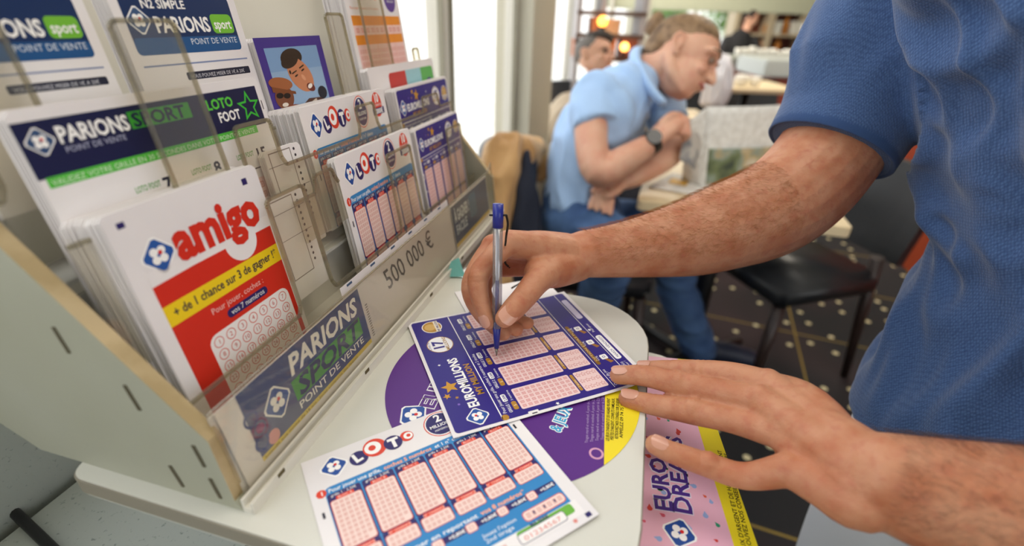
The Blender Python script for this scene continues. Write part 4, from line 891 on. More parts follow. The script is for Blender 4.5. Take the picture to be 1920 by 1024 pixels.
def cuffmask(c_):
    d_ = (c_ - _cb) @ _ca; near = np.linalg.norm(c_ - _cb - d_[:, None] * _ca, axis=1) < .09
    m_ = np.where(near & (d_ > -.12), np.clip(-(d_ + .03) / .05, 0, 1), 1.0); return m_ * np.clip((c_[:, 2] - .825) / .05, .25, 1)
me = remesh(bm, .0034, 28, .5, folds(3.1, [((RT * -.8 + UP * -.6), .085, .016), ((RT * -.5 + UP * -.86), .042, .0085), ((RT * -1 + UP * -.15), .11, .008)], 1.0, cuffmask))
shirt = mk('polo_shirt', me, POLO, man, True)
# ribbed cuff
a_, b_ = slv[-2], slv[-1]; ax = (b_ - a_).normalized(); up = ax.orthogonal().normalized(); sd = ax.cross(up); bm = new(); NR = 300; prof = [(-.030, .0), (-.029, .0022), (.0, .0022), (.001, .0006), (-.002, -.0035)]
rg = []
for t_, dr in prof:
    c = b_ + ax * t_; rg.append([bm.verts.new(c + (up * math.cos(2 * PI * k / NR) + sd * math.sin(2 * PI * k / NR)) * (slr[-1] - .0022 + dr + (.0007 if k % 2 else 0) - .001)) for k in range(NR)])
for i in range(len(rg) - 1):
    for k in range(NR): bm.faces.new((rg[i][k], rg[i][(k + 1) % NR], rg[i + 1][(k + 1) % NR], rg[i + 1][k]))
ob('sleeve_cuff', bm, RIB, shirt, True)
bm = new(); tube(bm, [nk + Vector((-.075, -.02, -.03)), nk + Vector((-.02, .07, .01)), nk + Vector((.06, .02, .03)), nk + Vector((.03, -.07, .01)), nk + Vector((-.075, -.04, -.03))], .016, 12, 4); ob('collar', bm, RIB, shirt, True)
# ---- white trousers
bm = new(); WT = mat('white_cotton', '#dfe3ea', .85, bump=(400, .2, .0006))
tube(bm, [Vector((.53, .335, .90)), Vector((.525, .33, .82)), Vector((.53, .33, .76))], [(.10, .07), (.125, .09), (.135, .098)], 32, 4, upv=tuple(FC))
for s_ in (-1, 1):
    c = Vector((.53, .33, 0)) + SH * .085 * s_
    tube(bm, [c + DZ * .80, c + FC * .01 + DZ * .62, c + FC * .01 + DZ * .45, c + DZ * .25, c + DZ * .09], [.085, .080, .068, .060, .056], 24, 5)
me = remesh(bm, .008, 6); mk('trousers', me, WT, man, True)
for s_ in (-1, 1):
    c = Vector((.53, .33, 0)) + SH * .085 * s_; bm = new(); tube(bm, [c - FC * .05 + DZ * .045, c + FC * .06 + DZ * .045, c + FC * .17 + DZ * .036], [(.042, .045), (.045, .044), (.040, .034)], 18, 5); me = remesh(bm, .006, 3); mk('shoe', me, mat('shoe_white', '#d8d8d4', .5), man, True)

# ================================================================ THE PEN
pt = atz(931, 667, TZ + .0034); ptop = px(934, 382, .407); pa = (ptop - pt).normalized(); PL = (ptop - pt).length
pen = empty('ballpoint_pen', pt, 0, 'blue ballpoint pen with clear barrel held over the dark blue slip', 'pen')
def pseg(name, a, b, r1, r2, m, n=24, parent=None, cap=False): bm = new(); tube(bm, [pt + pa * a * PL, pt + pa * b * PL], [r1, r2], n, 1, cap=cap); return ob(name, bm, m, parent or pen, True)
BLUE = mat('pen_blue', '#25308f', .3); STEEL = mat('steel', '#8f8c84', .3, 1)
pseg('tip', .004, .055, .0006, .0016, STEEL); pseg('ball', 0, .006, .0004, .0006, STEEL)
g = pseg('grip', .055, .24, .0022, .0041, BLUE)
pseg('barrel', .20, .86, .0043, .0043, clear('pen_barrel', '#d6d8e2', .28, .1), 12); pseg('ink_tube', .22, .86, .0016, .0016, mat('ink_white', '#d7dae4', .3)); pseg('ink', .22, .52, .00175, .00175, BLUE)
pseg('end_cap', .855, 1.0, .0046, .0046, BLUE, cap=False)
for s_ in (-1, 1):
    bm = new(); tube(bm, [pt + pa * .93 * PL, pt + pa * .93 * PL + RT * .0066 * s_ - FW * .001], .0009, 8, 1); ob('pin', bm, BLACK, pen, True)
# bead chain dropping from the pen cap behind the hand
c0 = pt + pa * .93 * PL + RT * .007; 
ch = empty('bead_chain', c0, 0, 'fine dark bead chain dropping from the pen cap behind the hand', 'chain'); bm = new()
pts_ = catmull([np.array(q_) for q_ in (c0, c0 + RT * .0015 - DZ * .008 + FW * .004, c0 - DZ * .022 + FW * .012, c0 - DZ * .045 + FW * .04, px(985, 520, .53), px(960, 540, .55))], 14)
for q_ in pts_[::1]: ell(bm, q_, .0011, u=8, v=6)
tag(ob('beads', bm, mat('chain_dark', '#3a3834', .35, .8), ch, True), kind='stuff')

# ================================================================ CAFE BEHIND
def V3(p): return Vector(p)
WOOD = mat('pale_table_wood', '#d9c6a2', .45, vary=('#cbb48a', 5, .4, .7)); LEATH = mat('black_leather', '#24272b', .38, spec=.5, bump=(90, .15, .001)); DKW = mat('dark_wood', '#2c1f1d', .4)
# partition behind the right-hand chair
ORG = mat('rust_panel', '#a8411a', .5, vary=('#93340f', 4, .4, .7)); 
a = atz(1690, 478, 0) ; b = atz(1790, 560, 0); d_ = (b - a); d_.z = 0; d_.normalize(); nn = Vector((d_.y, -d_.x, 0))
if nn.y > 0: nn = -nn
bm = new(); prism(bm, [a - d_ * .30, a + d_ * 2.2, a + d_ * 2.2 - nn * .08, a - d_ * .30 - nn * .08], DZ * 1.05, bev=.004)
par = ob('partition', bm, ORG); tag(par, 'rust orange partition behind the black leather chair', 'partition')
bm = new(); prism(bm, [a - d_ * .30 + nn * .012, a + d_ * 2.2 + nn * .012, a + d_ * 2.2 + nn * .001, a - d_ * .30 + nn * .001], DZ * .07); ob('kickboard', bm, mat('kick_grey', '#9c9890', .5), par)
bm = new(); prism(bm, [a - d_ * .32 + nn * .02, a + d_ * 2.22 + nn * .02, a + d_ * 2.22 - nn * .1, a - d_ * .32 - nn * .1], DZ * .03); 
for v in bm.verts: v.co.z += 1.05
ob('cap_rail', bm, DKW, par)
# black leather chair
def chair(o_, rz, label, m, hback=.80, group=None, w=.44, name='dining_chair', legm=None):
    c = empty(name, o_, rz, label, 'chair', group); T = Matrix.Translation(Vector(o_)) @ Matrix.Rotation(rz, 4, 'Z'); q = lambda x, y, z: T @ Vector((x, y, z)); R3 = Matrix.Rotation(rz, 3, 'Z'); lm = legm or DKW
    bm = new(); box(bm, q(0, 0, .425), (w, w, .09), R3, .022); ob('seat', bm, m, c, True)
    bm = new(); N = 8; rows_ = []
    for j in range(9):
        z = .50 + (hback - .50) * j / 8; row = []
        for k in range(N + 1):
            y = (k / N - .5) * (w + .02); cur = .035 * (1 - (2 * k / N - 1) ** 2); row.append((-w / 2 - .01 - .09 * (j / 8) ** 1.3 - cur, y * (1 - .06 * (j / 8) ** 4), z - .02 * (2 * k / N - 1) ** 2 * (j / 8)))
        rows_.append(row)
    fr_ = [[bm.verts.new(q(*p_)) for p_ in r_] for r_ in rows_]; bk_ = [[bm.verts.new(q(p_[0] - .035, p_[1], p_[2])) for p_ in r_] for r_ in rows_]
    for j in range(8):
        for k in range(N): bm.faces.new((fr_[j][k], fr_[j][k + 1], fr_[j + 1][k + 1], fr_[j + 1][k])); bm.faces.new((bk_[j][k], bk_[j + 1][k], bk_[j + 1][k + 1], bk_[j][k + 1]))
    for k in range(N): bm.faces.new((fr_[8][k], fr_[8][k + 1], bk_[8][k + 1], bk_[8][k])); bm.faces.new((fr_[0][k + 1], fr_[0][k], bk_[0][k], bk_[0][k + 1]))
    for j in range(8): bm.faces.new((fr_[j][0], fr_[j + 1][0], bk_[j + 1][0], bk_[j][0])); bm.faces.new((fr_[j + 1][N], fr_[j][N], bk_[j][N], bk_[j + 1][N]))
    bmesh.ops.recalc_face_normals(bm, faces=bm.faces[:]); ob('backrest', bm, m, c)
    for sx_, sy_ in ((1, 1), (1, -1), (-1, 1), (-1, -1)):
        bm = new(); h = .38 if sx_ > 0 else .52; tube(bm, [q(sx_ * (w / 2 - .03), sy_ * (w / 2 - .03), h), q(sx_ * (w / 2 - .01) - (.06 if sx_ < 0 else 0), sy_ * (w / 2 - .02), .0)], [.021, .014], 8, 1, cap=False); ob('leg', bm, lm, c)
    return c
chair((1.00, 1.60, 0), R(198), 'black leather dining chair with curved low back behind the writing arm', LEATH, .80, w=.42)
# bistro table
ta, tb_ = atz(1195, 376, .75), atz(1271, 383, .75); tx = (tb_ - ta); tx.z = 0; tx.normalize(); ty = Vector((-tx.y, tx.x, 0)); ty = (ty + tx * .12).normalized(); tx = Vector((ty.y, -ty.x, 0))
bt = empty('bistro_table', (ta + tx * .35 + ty * .33) - DZ * .75, 0, 'pale wooden cafe table with a black pedestal, covered with newspapers', 'table')
bm = new(); prism(bm, rounded([ta, ta + tx * .54, ta + tx * .54 + ty * .66, ta + ty * .66], [.015] * 4, 4), DZ * -.028, bev=.002); ob('tabletop', bm, WOOD, bt)
tcn = ta + tx * .27 + ty * .33 - DZ * .75
bm = new(); tube(bm, [tcn + DZ * .72, tcn + DZ * .03], .03, 16, 1, cap=False); ob('pedestal', bm, BLACK, bt)
for k in range(4):
    e_ = tcn + (tx * math.cos(R(45 + 90 * k)) + ty * math.sin(R(45 + 90 * k))) * .30; bm = new(); tube(bm, [tcn + DZ * .045, e_ + DZ * .018], [.022, .016], 10, 1); ob('foot', bm, BLACK, bt)
def newsprint(name, pic=False):
    m = bpy.data.materials.new(name); m.use_nodes = True; n = m.node_tree; b_ = n.nodes['Principled BSDF']; b_.inputs['Roughness'].default_value = .9; t = n.nodes.new('ShaderNodeTexCoord')
    z = n.nodes.new('ShaderNodeTexNoise'); z.inputs['Scale'].default_value = 14 if pic else 60; z.inputs['Detail'].default_value = 6; n.links.new(t.outputs['Object'], z.inputs['Vector'])
    r_ = n.nodes.new('ShaderNodeValToRGB'); e = r_.color_ramp.elements
    if pic: cols = (('.30', '#3f4a40'), ('.42', '#6f7a55'), ('.5', '#8d9a8e'), ('.56', '#b3a078'), ('.7', '#d9d3c2'))
    else: cols = (('.30', '#d9d6d0'), ('.5', '#e4e2dc'), ('.7', '#efeeea'))
    e[0].position = float(cols[0][0]); e[0].color = hx(cols[0][1]); e[1].position = float(cols[-1][0]); e[1].color = hx(cols[-1][1])
    for q_, c_ in cols[1:-1]: x_ = e.new(float(q_)); x_.color = hx(c_)
    n.links.new(z.outputs[0], r_.inputs[0]); n.links.new(r_.outputs[0], b_.inputs['Base Color']); return m
NEWS = newsprint('newsprint'); NPIC = newsprint('news_photo', True)
def sheet(name, bl_, br_, tr_, tl_, m, parent=None, bow=.0, th=.0012, off=0, n=10):
    bl_, br_, tr_, tl_ = map(Vector, (bl_, br_, tr_, tl_)); nn_ = (br_ - bl_).cross(tl_ - bl_).normalized(); bm = new(); g = []
    for lay in (0, 1):
        g.append([[bm.verts.new((bl_ * (1 - u) * (1 - v) + br_ * u * (1 - v) + tr_ * u * v + tl_ * (1 - u) * v) + nn_ * (bow * math.sin(PI * u) * (.3 + .7 * v) + off + lay * th)) for u in [k / n for k in range(n + 1)]] for v in [k / n for k in range(n + 1)]])
    for j in range(n):
        for k in range(n): a_, b_ = g[0], g[1]; bm.faces.new((a_[j][k], a_[j + 1][k], a_[j + 1][k + 1], a_[j][k + 1])); bm.faces.new((b_[j][k], b_[j][k + 1], b_[j + 1][k + 1], b_[j + 1][k]))
    for k in range(n): bm.faces.new((g[0][0][k], g[0][0][k + 1], g[1][0][k + 1], g[1][0][k])); bm.faces.new((g[0][n][k + 1], g[0][n][k], g[1][n][k], g[1][n][k + 1])); bm.faces.new((g[0][k + 1][0], g[0][k][0], g[1][k][0], g[1][k + 1][0])); bm.faces.new((g[0][k][n], g[0][k + 1][n], g[1][k + 1][n], g[1][k][n]))
    return ob(name, bm, m, parent, True)
nb0, nb1 = atz(1312, 352, .7515), atz(1446, 345, .7515); nt0, nt1 = aty(1326, 200, nb0.y + .01), aty(1470, 196, nb1.y + .02)
np_ = empty('newspaper', (nb0 + nb1) / 2, 0, 'open newspaper with a landscape photo held upright on the cafe table', 'newspaper')
sheet('page', nb0, nb1, nt1, nt0, NEWS, np_, .018)
lerp = lambda u, v: nb0 * (1 - u) * (1 - v) + nb1 * u * (1 - v) + nt1 * u * v + nt0 * (1 - u) * v
sheet('news_photo', lerp(.06, .04), lerp(.97, .04), lerp(.97, .50), lerp(.06, .50), NPIC, np_, .018, .0005, .004)
sheet('page', atz(1278, 338, .7515), nb0, nt0, aty(1290, 232, 1.42), NEWS, np_, .01)
sheet('news_photo', px(1272, 300, 1.40), px(1300, 318, 1.42), px(1330, 214, 1.45), px(1287, 225, 1.41), mat('grey_photo_ink', '#77787c', .8, vary=('#b9b2aa', 30, .4, .6)), np_, .01, .0005, .003)
fp = sheet('folded_paper', atz(1216, 352, .7515), atz(1312, 368, .7515), atz(1362, 345, .7515), atz(1262, 326, .7515), NEWS, None, .0, .004); tag(fp, 'folded paper lying flat at the front corner of the cafe table', 'paper')
sheet('yellow_panel', atz(1252, 343, .756), atz(1285, 349, .756), atz(1292, 341, .756), atz(1260, 334, .756), mat('yellow_print', '#d9ab3a', .6), fp, 0, .0004)
# ---- reading man
rm = empty('person', atz(1110, 640, 0), 0, 'man with a hair bun and light blue polo shirt reading a newspaper', 'person')
bm = new(); hs = 1.02
hc = px(1281, 110, 1.42); hf = (RT * .84 - UP * .52 - FW * .28); hu = (RT * .42 + UP * .86)
P1, B1 = head(bm, hc, hf, hu, hs)
nkb = px(1195, 160, 1.47); shR, shL = px(1120, 178, 1.40), px(1235, 190, 1.56)
tube(bm, [nkb, px(1218, 135, 1.455), px(1250, 118, 1.43)], [.062, .056, .058], 18, 4)
pel = px(1075, 400, 1.58); tube(bm, [px(1085, 350, 1.54), px(1115, 250, 1.50), px(1165, 175, 1.48), nkb], [.085, .08, .075, .05], 20, 4)
ra = [shR, px(1108, 250, 1.36), px(1122, 322, 1.33), px(1170, 300, 1.34), px(1222, 268, 1.36)]; tube(bm, ra, [.056, .047, .044, .040, .029], 18, 5)
la = [shL, px(1262, 260, 1.50), px(1250, 292, 1.46), px(1195, 325, 1.42), px(1165, 340, 1.40)]; tube(bm, la, [.055, .046, .042, .036, .027], 18, 5)
tube(bm, [px(1222, 268, 1.36), px(1245, 245, 1.37), px(1262, 232, 1.38)], [(.028, .022), (.036, .024), (.034, .022)], 14, 4)
for k in range(4):
    a_ = px(1266 + k * 1.5, 222 + k * 9, 1.375); tube(bm, [a_, a_ + RT * .030 - UP * .004 - FW * .006, a_ + RT * .024 - UP * .016 + FW * .018], [.0105, .010, .008], 10, 3)
tube(bm, [px(1240, 232, 1.36), px(1258, 216, 1.36), px(1276, 216, 1.37)], [.012, .011, .009], 10, 3)
tube(bm, [px(1165, 340, 1.40), px(1145, 355, 1.38), px(1132, 362, 1.375)], [(.026, .02), (.034, .018), (.032, .014)], 14, 4)
for k in range(4):
    a_ = px(1120 + k * 9, 362 + k * 4, 1.375); tube(bm, [a_, a_ - RT * (.014 - .004 * k) - UP * .020, a_ - RT * (.022 - .006 * k) - UP * .042], [.0100, .0092, .0075], 10, 3)
tube(bm, [px(1150, 345, 1.385), px(1128, 345, 1.37), px(1112, 358, 1.365)], [.013, .011, .009], 10, 3)
me = remesh(bm, .0042, 5); b2 = mk('body', me, SKIN2, rm, True)
bm = new(); B1h = basis(hf * .906 + hu * .42, z=hu); ell(bm, P1(-.024, 0, .040), .101 * hs, .0785 * hs, .078 * hs, B1h, u=28, v=18); ell(bm, P1(-.075, 0, .0), .045 * hs, .062 * hs, .06 * hs, B1)
bun = P1(-.125, 0, .058); 
me = remesh(bm, .004, 4); BH = mat('light_brown_hair', '#927556', .55, bump=(160, .8, .002), vary=('#5e4630', 40, .4, .65)); hr = mk('hair', me, BH, b2, True)
bm = new(); ell(bm, bun, .026); ell(bm, bun + RT * .008 + UP * .02, .02); ell(bm, bun - RT * .012 - UP * .012, .018); me = remesh(bm, .003, 2); mk('bun', me, BH, b2, True)
for q_ in (-1, 1):
    bm = new(); ell(bm, P1(.078, .031 * q_, .008), .009 * hs); ob('eye', bm, mat('eye_brown', '#7d6858', .3), b2, True)
    bm = new(); tube(bm, [P1(.092, .014 * q_, .031), P1(.088, .034 * q_, .035), P1(.068, .055 * q_, .027)], [.003, .004, .002], 8, 3); ob('eyebrow', bm, mat('brow_brown', '#7d6146', .7), b2, True)
bm = new(); tube(bm, [P1(.083, .02, -.055), P1(.0935, 0, -.055), P1(.083, -.02, -.055)], .0045, 8, 3); ob('lips', bm, mat('lip_pink', '#b4615a', .4), b2, True)
SKY = mat('light_blue_pique', '#a9c8ee', .8, spec=.2, sheen=.2, bump=(260, .3, .001))
bm = new()
tube(bm, [px(1085, 382, 1.575), px(1094, 330, 1.55), px(1112, 265, 1.52), px(1145, 208, 1.49), px(1175, 170, 1.475)], [(.155, .115), (.145, .112), (.155, .12), (.175, .115), (.125, .085)], 28, 5, upv=tuple(RT * .9 - UP * .3), cap=True)
tube(bm, [shR + RT * .03, px(1114, 195, 1.39), px(1118, 240, 1.365)], [.078, .070, .066], 22, 4, cap=False); tube(bm, [shL - RT * .03, shL, px(1258, 235, 1.52)], [.075, .070, .062], 22, 4, cap=False)
me = remesh(bm, .006, 6, .5, folds(1.7, [((RT * .6 - UP * .8), .09, .012), ((RT * -.3 + UP * -1.0), .06, .006)], 1.0)); sh2 = mk('polo_shirt', me, SKY, rm, True)
bm = new()   # collar: a turned-down band round the neck
tube(bm, [px(1242, 192, 1.36), px(1224, 172, 1.365), px(1206, 142, 1.38), px(1192, 112, 1.42), px(1196, 94, 1.48), px(1225, 100, 1.53)], [(.012, .030), (.013, .034), (.014, .032), (.013, .026), (.012, .02), (.01, .018)], 12, 5, upv=tuple(UP * .8 - RT * .5)); ob('collar', bm, SKY, sh2, True)

JEAN = mat('blue_denim', '#4d6c98', .9, bump=(500, .3, .001), vary=('#34507c', 9, .4, .65))
bm = new(); kR_, kL_ = px(1140, 470, 1.44), px(1235, 440, 1.62)
tube(bm, [px(1085, 385, 1.60), px(1088, 430, 1.60)], [(.165, .125), (.17, .13)], 24, 3, upv=tuple(RT))
tube(bm, [px(1075, 420, 1.54), kR_, atz(1098, 640, .09)], [.098, .078, .058], 20, 5); tube(bm, [px(1120, 425, 1.66), kL_, px(1275, 560, 1.76), atz(1312, 655, .08)], [.095, .078, .066, .062], 20, 5)
me = remesh(bm, .007, 5, .5, folds(5.1, [((RT * 1.0), .08, .01)], 1.0)); mk('jeans', me, JEAN, rm, True)
for p_, d2 in ((atz(1098, 640, .0), Vector((.8, -.6, 0))), (atz(1318, 672, .0), Vector((1, -.2, 0)))):
    bm = new(); d2.normalize(); tube(bm, [p_ - d2 * .05 + DZ * .045, p_ + d2 * .07 + DZ * .045, p_ + d2 * .17 + DZ * .035], [(.040, .044), (.045, .044), (.038, .034)], 16, 4); me = remesh(bm, .006, 3); mk('shoe', me, mat('dark_shoe', '#2b3348', .5), rm, True)
wa, wb_ = Vector(px(1213, 273, 1.358)), Vector(px(1226, 264, 1.362)); bm = new(); tube(bm, [wa, wb_], .034, 20, 1, cap=False); wt = ob('watch', bm, BLACK, rm, True)
bm = new(); c_ = (wa + wb_) / 2; tube(bm, [c_ - FW * .028 + UP * .006, c_ - FW * .04 + UP * .008], .021, 20, 1, cap=False); ob('dial', bm, mat('watch_dial', '#0c0c0e', .15), wt)
# his chair with a jacket over it
chair((.27, 1.62, 0), R(-8), 'black cafe chair under the reading man, draped with a beige jacket', LEATH, .82, w=.44)
bm = new(); JK = mat('beige_suede', '#c39a66', .85, sheen=.3, bump=(60, .3, .003), vary=('#a87d4b', 7, .4, .65))
tube(bm, [px(985, 283, 1.50), px(948, 300, 1.48), px(935, 350, 1.46), px(925, 430, 1.45), px(918, 520, 1.45)], [(.055, .04), (.060, .055), (.058, .05), (.062, .05), (.068, .05)], 30, 6, upv=tuple(FW))
tube(bm, [px(940, 283, 1.47), px(1000, 282, 1.60)], [.045, .035], 16, 3); tube(bm, [px(1000, 285, 1.60), px(1018, 330, 1.62)], [.03, .02], 12, 3)
me = remesh(bm, .006, 5, .5, folds(9.1, [((UP * 1.0 + RT * .08), .045, .022)], 1.0)); tag(mk('jacket', me, JK, None, True), 'beige suede jacket draped over the chair back left of the reading man', 'jacket')
bm = new(); tube(bm, [px(985, 305, 1.50), px(985, 380, 1.47), px(980, 470, 1.46), px(978, 560, 1.48)], [(.030, .05), (.042, .05), (.045, .05), (.04, .04)], 22, 5, upv=tuple(FW)); me = remesh(bm, .006, 4, .5, folds(2.2, [((UP * 1.0), .05, .012)], 1.0)); tag(mk('dark_coat', me, mat('navy_cloth', '#1a2030', .9), None, True), 'dark navy coat hanging between the beige jacket and the reading man', 'coat')
# ---- older man behind
om = empty('person', aty(1085, 300, 2.7), 0, 'grey haired older man in a beige jacket sitting behind the reading man', 'person'); om.location.z = 0
bpy.context.view_layer.update()
bm = new(); hc2 = px(1116, 108, 2.55); P2, B2 = head(bm, hc2, (RT * .8 - UP * .1 - FW * .7), (UP + RT * .15), 1.0)
tube(bm, [px(1100, 185, 2.62), px(1112, 150, 2.58)], [.06, .055], 14, 2); me = remesh(bm, .007, 3); b3 = mk('body', me, SKIN2, om, True)
bm = new(); ell(bm, P2(-.028, 0, .04), .096, .083, .084, B2); ob('hair', bm, mat('grey_hair', '#6e6862', .7, bump=(120, .8, .003)), b3, True)
bm = new(); ell(bm, P2(.005, 0, .095), .085, .07, .035, B2); ob('flat_cap', bm, mat('dark_felt', '#4a4541', .9), b3, True)
for q_ in (-1, 1): bm = new(); ell(bm, P2(.078, .031 * q_, .008), .012); ob('eye', bm, mat('eye_dark', '#5a473c', .3), b3, True)
bm = new(); tube(bm, [px(1085, 330, 2.72), px(1080, 270, 2.70), px(1092, 215, 2.66), px(1104, 190, 2.63)], [(.2, .13), (.2, .14), (.19, .12), (.09, .08)], 22, 4, upv=(0, 1, 0)); 
tube(bm, [px(1062, 215, 2.6), px(1055, 270, 2.5), px(1100, 300, 2.4)], [.07, .06, .045], 14, 4); tube(bm, [px(1140, 215, 2.7), px(1160, 270, 2.6), px(1150, 300, 2.45)], [.07, .06, .045], 14, 4)
me = remesh(bm, .009, 4, .5, folds(4, [((UP * 1.0 + RT * .2), .08, .012)], 1.0)); mk('jacket', me, mat('beige_jacket', '#c9b8a0', .9), om, True)
bm = new(); c_ = aty(1085, 330, 2.75); 
for s_ in (-1, 1): tube(bm, [Vector((c_.x + .1 * s_, 2.78, .5)), Vector((c_.x + .1 * s_ + .12, 2.42, .5)), Vector((c_.x + .1 * s_ + .14, 2.38, .08))], [.085, .07, .05], 12, 4)
tube(bm, [Vector((c_.x - .1, 2.8, .52)), Vector((c_.x + .1, 2.8, .52))], .1, 12, 1); me = remesh(bm, .012, 3); mk('trousers', me, mat('dark_trousers', '#34343a', .9), om, True)
chair((c_.x, 2.84, 0), R(-80), 'black cafe chair behind the pillar under the older man', LEATH, .86, w=.46)

# ---- furniture by the far windows: shelf unit with copper and orange boxes
sx0, sx1 = aty(1076, 60, 3.3).x, aty(1200, 60, 3.3).x
su = empty('shelf_unit', ((sx0 + sx1) / 2, 3.3, 0), 0, 'dark open shelf unit with orange boxes beside the far windows', 'shelf')
def zat(y, Y, x=1100): return aty(x, y, Y).z
for x_ in (1080, 1122, 1196):
    X_ = aty(x_, 60, 3.3).x; bm = new(); box(bm, (X_, 3.3, .95), (.03, .25, 1.9)); ob('post', bm, mat('post_grey', '#aba6a6', .5), su)
SHZ = [zat(108, 3.3), zat(66, 3.3), zat(24, 3.3), .5, .1]
for z_ in SHZ:
    bm = new(); box(bm, ((sx0 + sx1) / 2, 3.3, z_), (sx1 - sx0, .26, .022)); ob('shelf_board', bm, mat('shelf_brown', '#5d4434', .5), su)
def crate(x0, x1, y0, y1, Y, col, label, name='storage_box', cat='box', m=None, group=None):
    a_, b_ = aty(x0, y1, Y), aty(x1, y0, Y); bm = new(); w_, h_ = abs(b_.x - a_.x), b_.z - a_.z; c__ = Vector(((a_.x + b_.x) / 2, Y, (a_.z + b_.z) / 2))
    box(bm, c__, (w_, .16, h_), None, .004); o = ob(name, bm, m or mat('paint_' + col.strip('#'), col, .55)); tag(o, label, cat, group)
    bm = new(); box(bm, c__ + DZ * (h_ / 2), (w_ * 1.04, .17, .02)); ob('lid', bm, m or mat('paint_' + col.strip('#'), col, .55), o); return o
crate(1072, 1088, 76, 106, 3.26, '#b0673c', 'narrow copper brown box on the shelf unit left of the post')
crate(1130, 1152, 74, 106, 3.26, '#c8793f', 'orange box on the shelf unit right of the middle post')
crate(1158, 1192, 72, 106, 3.26, '#8f4a2c', 'wide dark rust box at the right end of the shelf unit')
crate(1104, 1119, 36, 64, 3.26, '#b8764e', 'small tan box on the upper shelf left of the middle post')
crate(1130, 1160, 40, 64, 3.26, '#d8b48a', 'pale cardboard box on the upper shelf of the shelf unit')
def lamp(x, y, Y, r, label, col):
    c__ = aty(x, y, Y); o = empty('globe_lamp', c__ - DZ * r, 0, label, 'lamp'); bm = new(); ell(bm, c__, r); ob('globe', bm, mat('lamp_glow_' + col.strip('#'), col, .4, emit=4), o, True)
    bm = new(); tube(bm, [c__ - DZ * r * .9, c__ - DZ * (r + .03)], r * .5, 12, 1, cap=False); ob('base', bm, BLACK, o)
lamp(1130, 40, 3.1, .028, 'small glowing orange globe lamp near the shelf unit top', '#ff9a3c'); lamp(1171, 88, 3.1, .024, 'small glowing orange globe lamp in front of the rust box', '#ffa050')
# cream post, soffit band
bm = new(); X_ = aty(1205, 40, 5.2).x; box(bm, (X_, 5.2, 1.35), (.10, .10, 2.7)); struct('trim_1', bm, mat('cream_post', '#ddd8c4', .5))
bm = new(); z_ = zat(23, 6.4, 1390); box(bm, (3.0, 6.5, z_ + .22), (4.2, .3, .44)); struct('trim_2', bm, mat('soffit_green_grey', '#a9ad98', .6))
# ---- bar
def zy(x, y, Y): return aty(x, y, Y)
Yb = 5.2; c0, c1 = zy(1352, 110, Yb), zy(1640, 110, Yb)
bar = empty('bar_counter', ((c0.x + c1.x) / 2, Yb + .3, 0), 0, 'long cafe bar with a rust front and a grey worktop at the back', 'bar')
zt = c0.z
bm = new(); box(bm, ((c0.x + c1.x) / 2, Yb + .3, zt - .02), (c1.x - c0.x + .1, .7, .06), None, .01); ob('worktop', bm, mat('zinc_top', '#8d938c', .35, .3), bar)
for k in range(5):
    w_ = (c1.x - c0.x) / 5; bm = new(); box(bm, (c0.x + w_ * (k + .5), Yb + .3, (zt - .05) / 2), (w_ - .012, .56, zt - .05), None, .006); ob('front_panel', bm, mat('rust_dark', '#7d3a22', .4), bar)
Yc = 4.0; a_, b_ = zy(1436, 112, Yc), zy(1600, 112, Yc)
sb = empty('service_counter', ((a_.x + b_.x) / 2, Yc + .25, 0), 0, 'pale topped service counter with a red side in front of the bar', 'counter')
bm = new(); box(bm, ((a_.x + b_.x) / 2, Yc + .25, a_.z - .06), (b_.x - a_.x, .55, .12), None, .01); ob('worktop', bm, mat('pale_zinc', '#b9bfbd', .3), sb)
bm = new(); box(bm, ((a_.x + b_.x) / 2 + .05, Yc + .27, (a_.z - .12) / 2), (b_.x - a_.x - .12, .45, a_.z - .12), None, .006); ob('side_panel', bm, mat('brick_red', '#a9482f', .45), sb)
# back bar with shelves and crockery
Yd = 7.6; e0, e1 = zy(1378, 60, Yd), zy(1640, 60, Yd); zb, ztp = zy(1450, 104, Yd).z, zy(1450, 14, Yd).z
bb = empty('back_bar', ((e0.x + e1.x) / 2, Yd + .2, 0), 0, 'dark red-brown wall cabinet with shelves behind the bar', 'cabinet')
bm = new(); box(bm, ((e0.x + e1.x) / 2, Yd + .3, (ztp + .0) / 2), (e1.x - e0.x, .06, ztp)); ob('back_panel', bm, mat('cabinet_brown', '#6a3322', .5), bb)
bm = new(); box(bm, ((e0.x + e1.x) / 2, Yd + .1, zb / 2), (e1.x - e0.x, .4, zb)); ob('base_unit', bm, mat('cabinet_brown', '#6a3322', .5), bb)
zs = zy(1450, 66, Yd).z
for z_ in (zs, ztp): bm = new(); box(bm, ((e0.x + e1.x) / 2, Yd + .15, z_), (e1.x - e0.x, .3, .03)); ob('shelf_board', bm, mat('cabinet_light', '#b9ab92', .5), bb)
for k in range(5):
    X_ = e0.x + (e1.x - e0.x) * k / 4; bm = new(); box(bm, (X_, Yd + .14, (zb + ztp) / 2), (.07, .3, ztp - zb)); ob('divider', bm, mat('cabinet_light', '#b9ab92', .5), bb)
rnd = random.Random(11); ORD = ['first', 'second', 'third', 'fourth', 'fifth', 'sixth', 'seventh', 'eighth', 'ninth']
def cup(x, y, Y, r, h, col, label, group, name='cup', cat='cup', zbase=None):
    c__ = aty(x, y, Y); z_ = zbase if zbase is not None else c__.z; bm = new(); tube(bm, [(c__.x, Y, z_), (c__.x, Y, z_ + h * .5), (c__.x, Y, z_ + h)], [r * .7, r, r * .95], 12, 2, cap=False); o = ob(name, bm, mat('ware_' + col.strip('#'), col, .3), None, True); tag(o, label, cat, group); return o
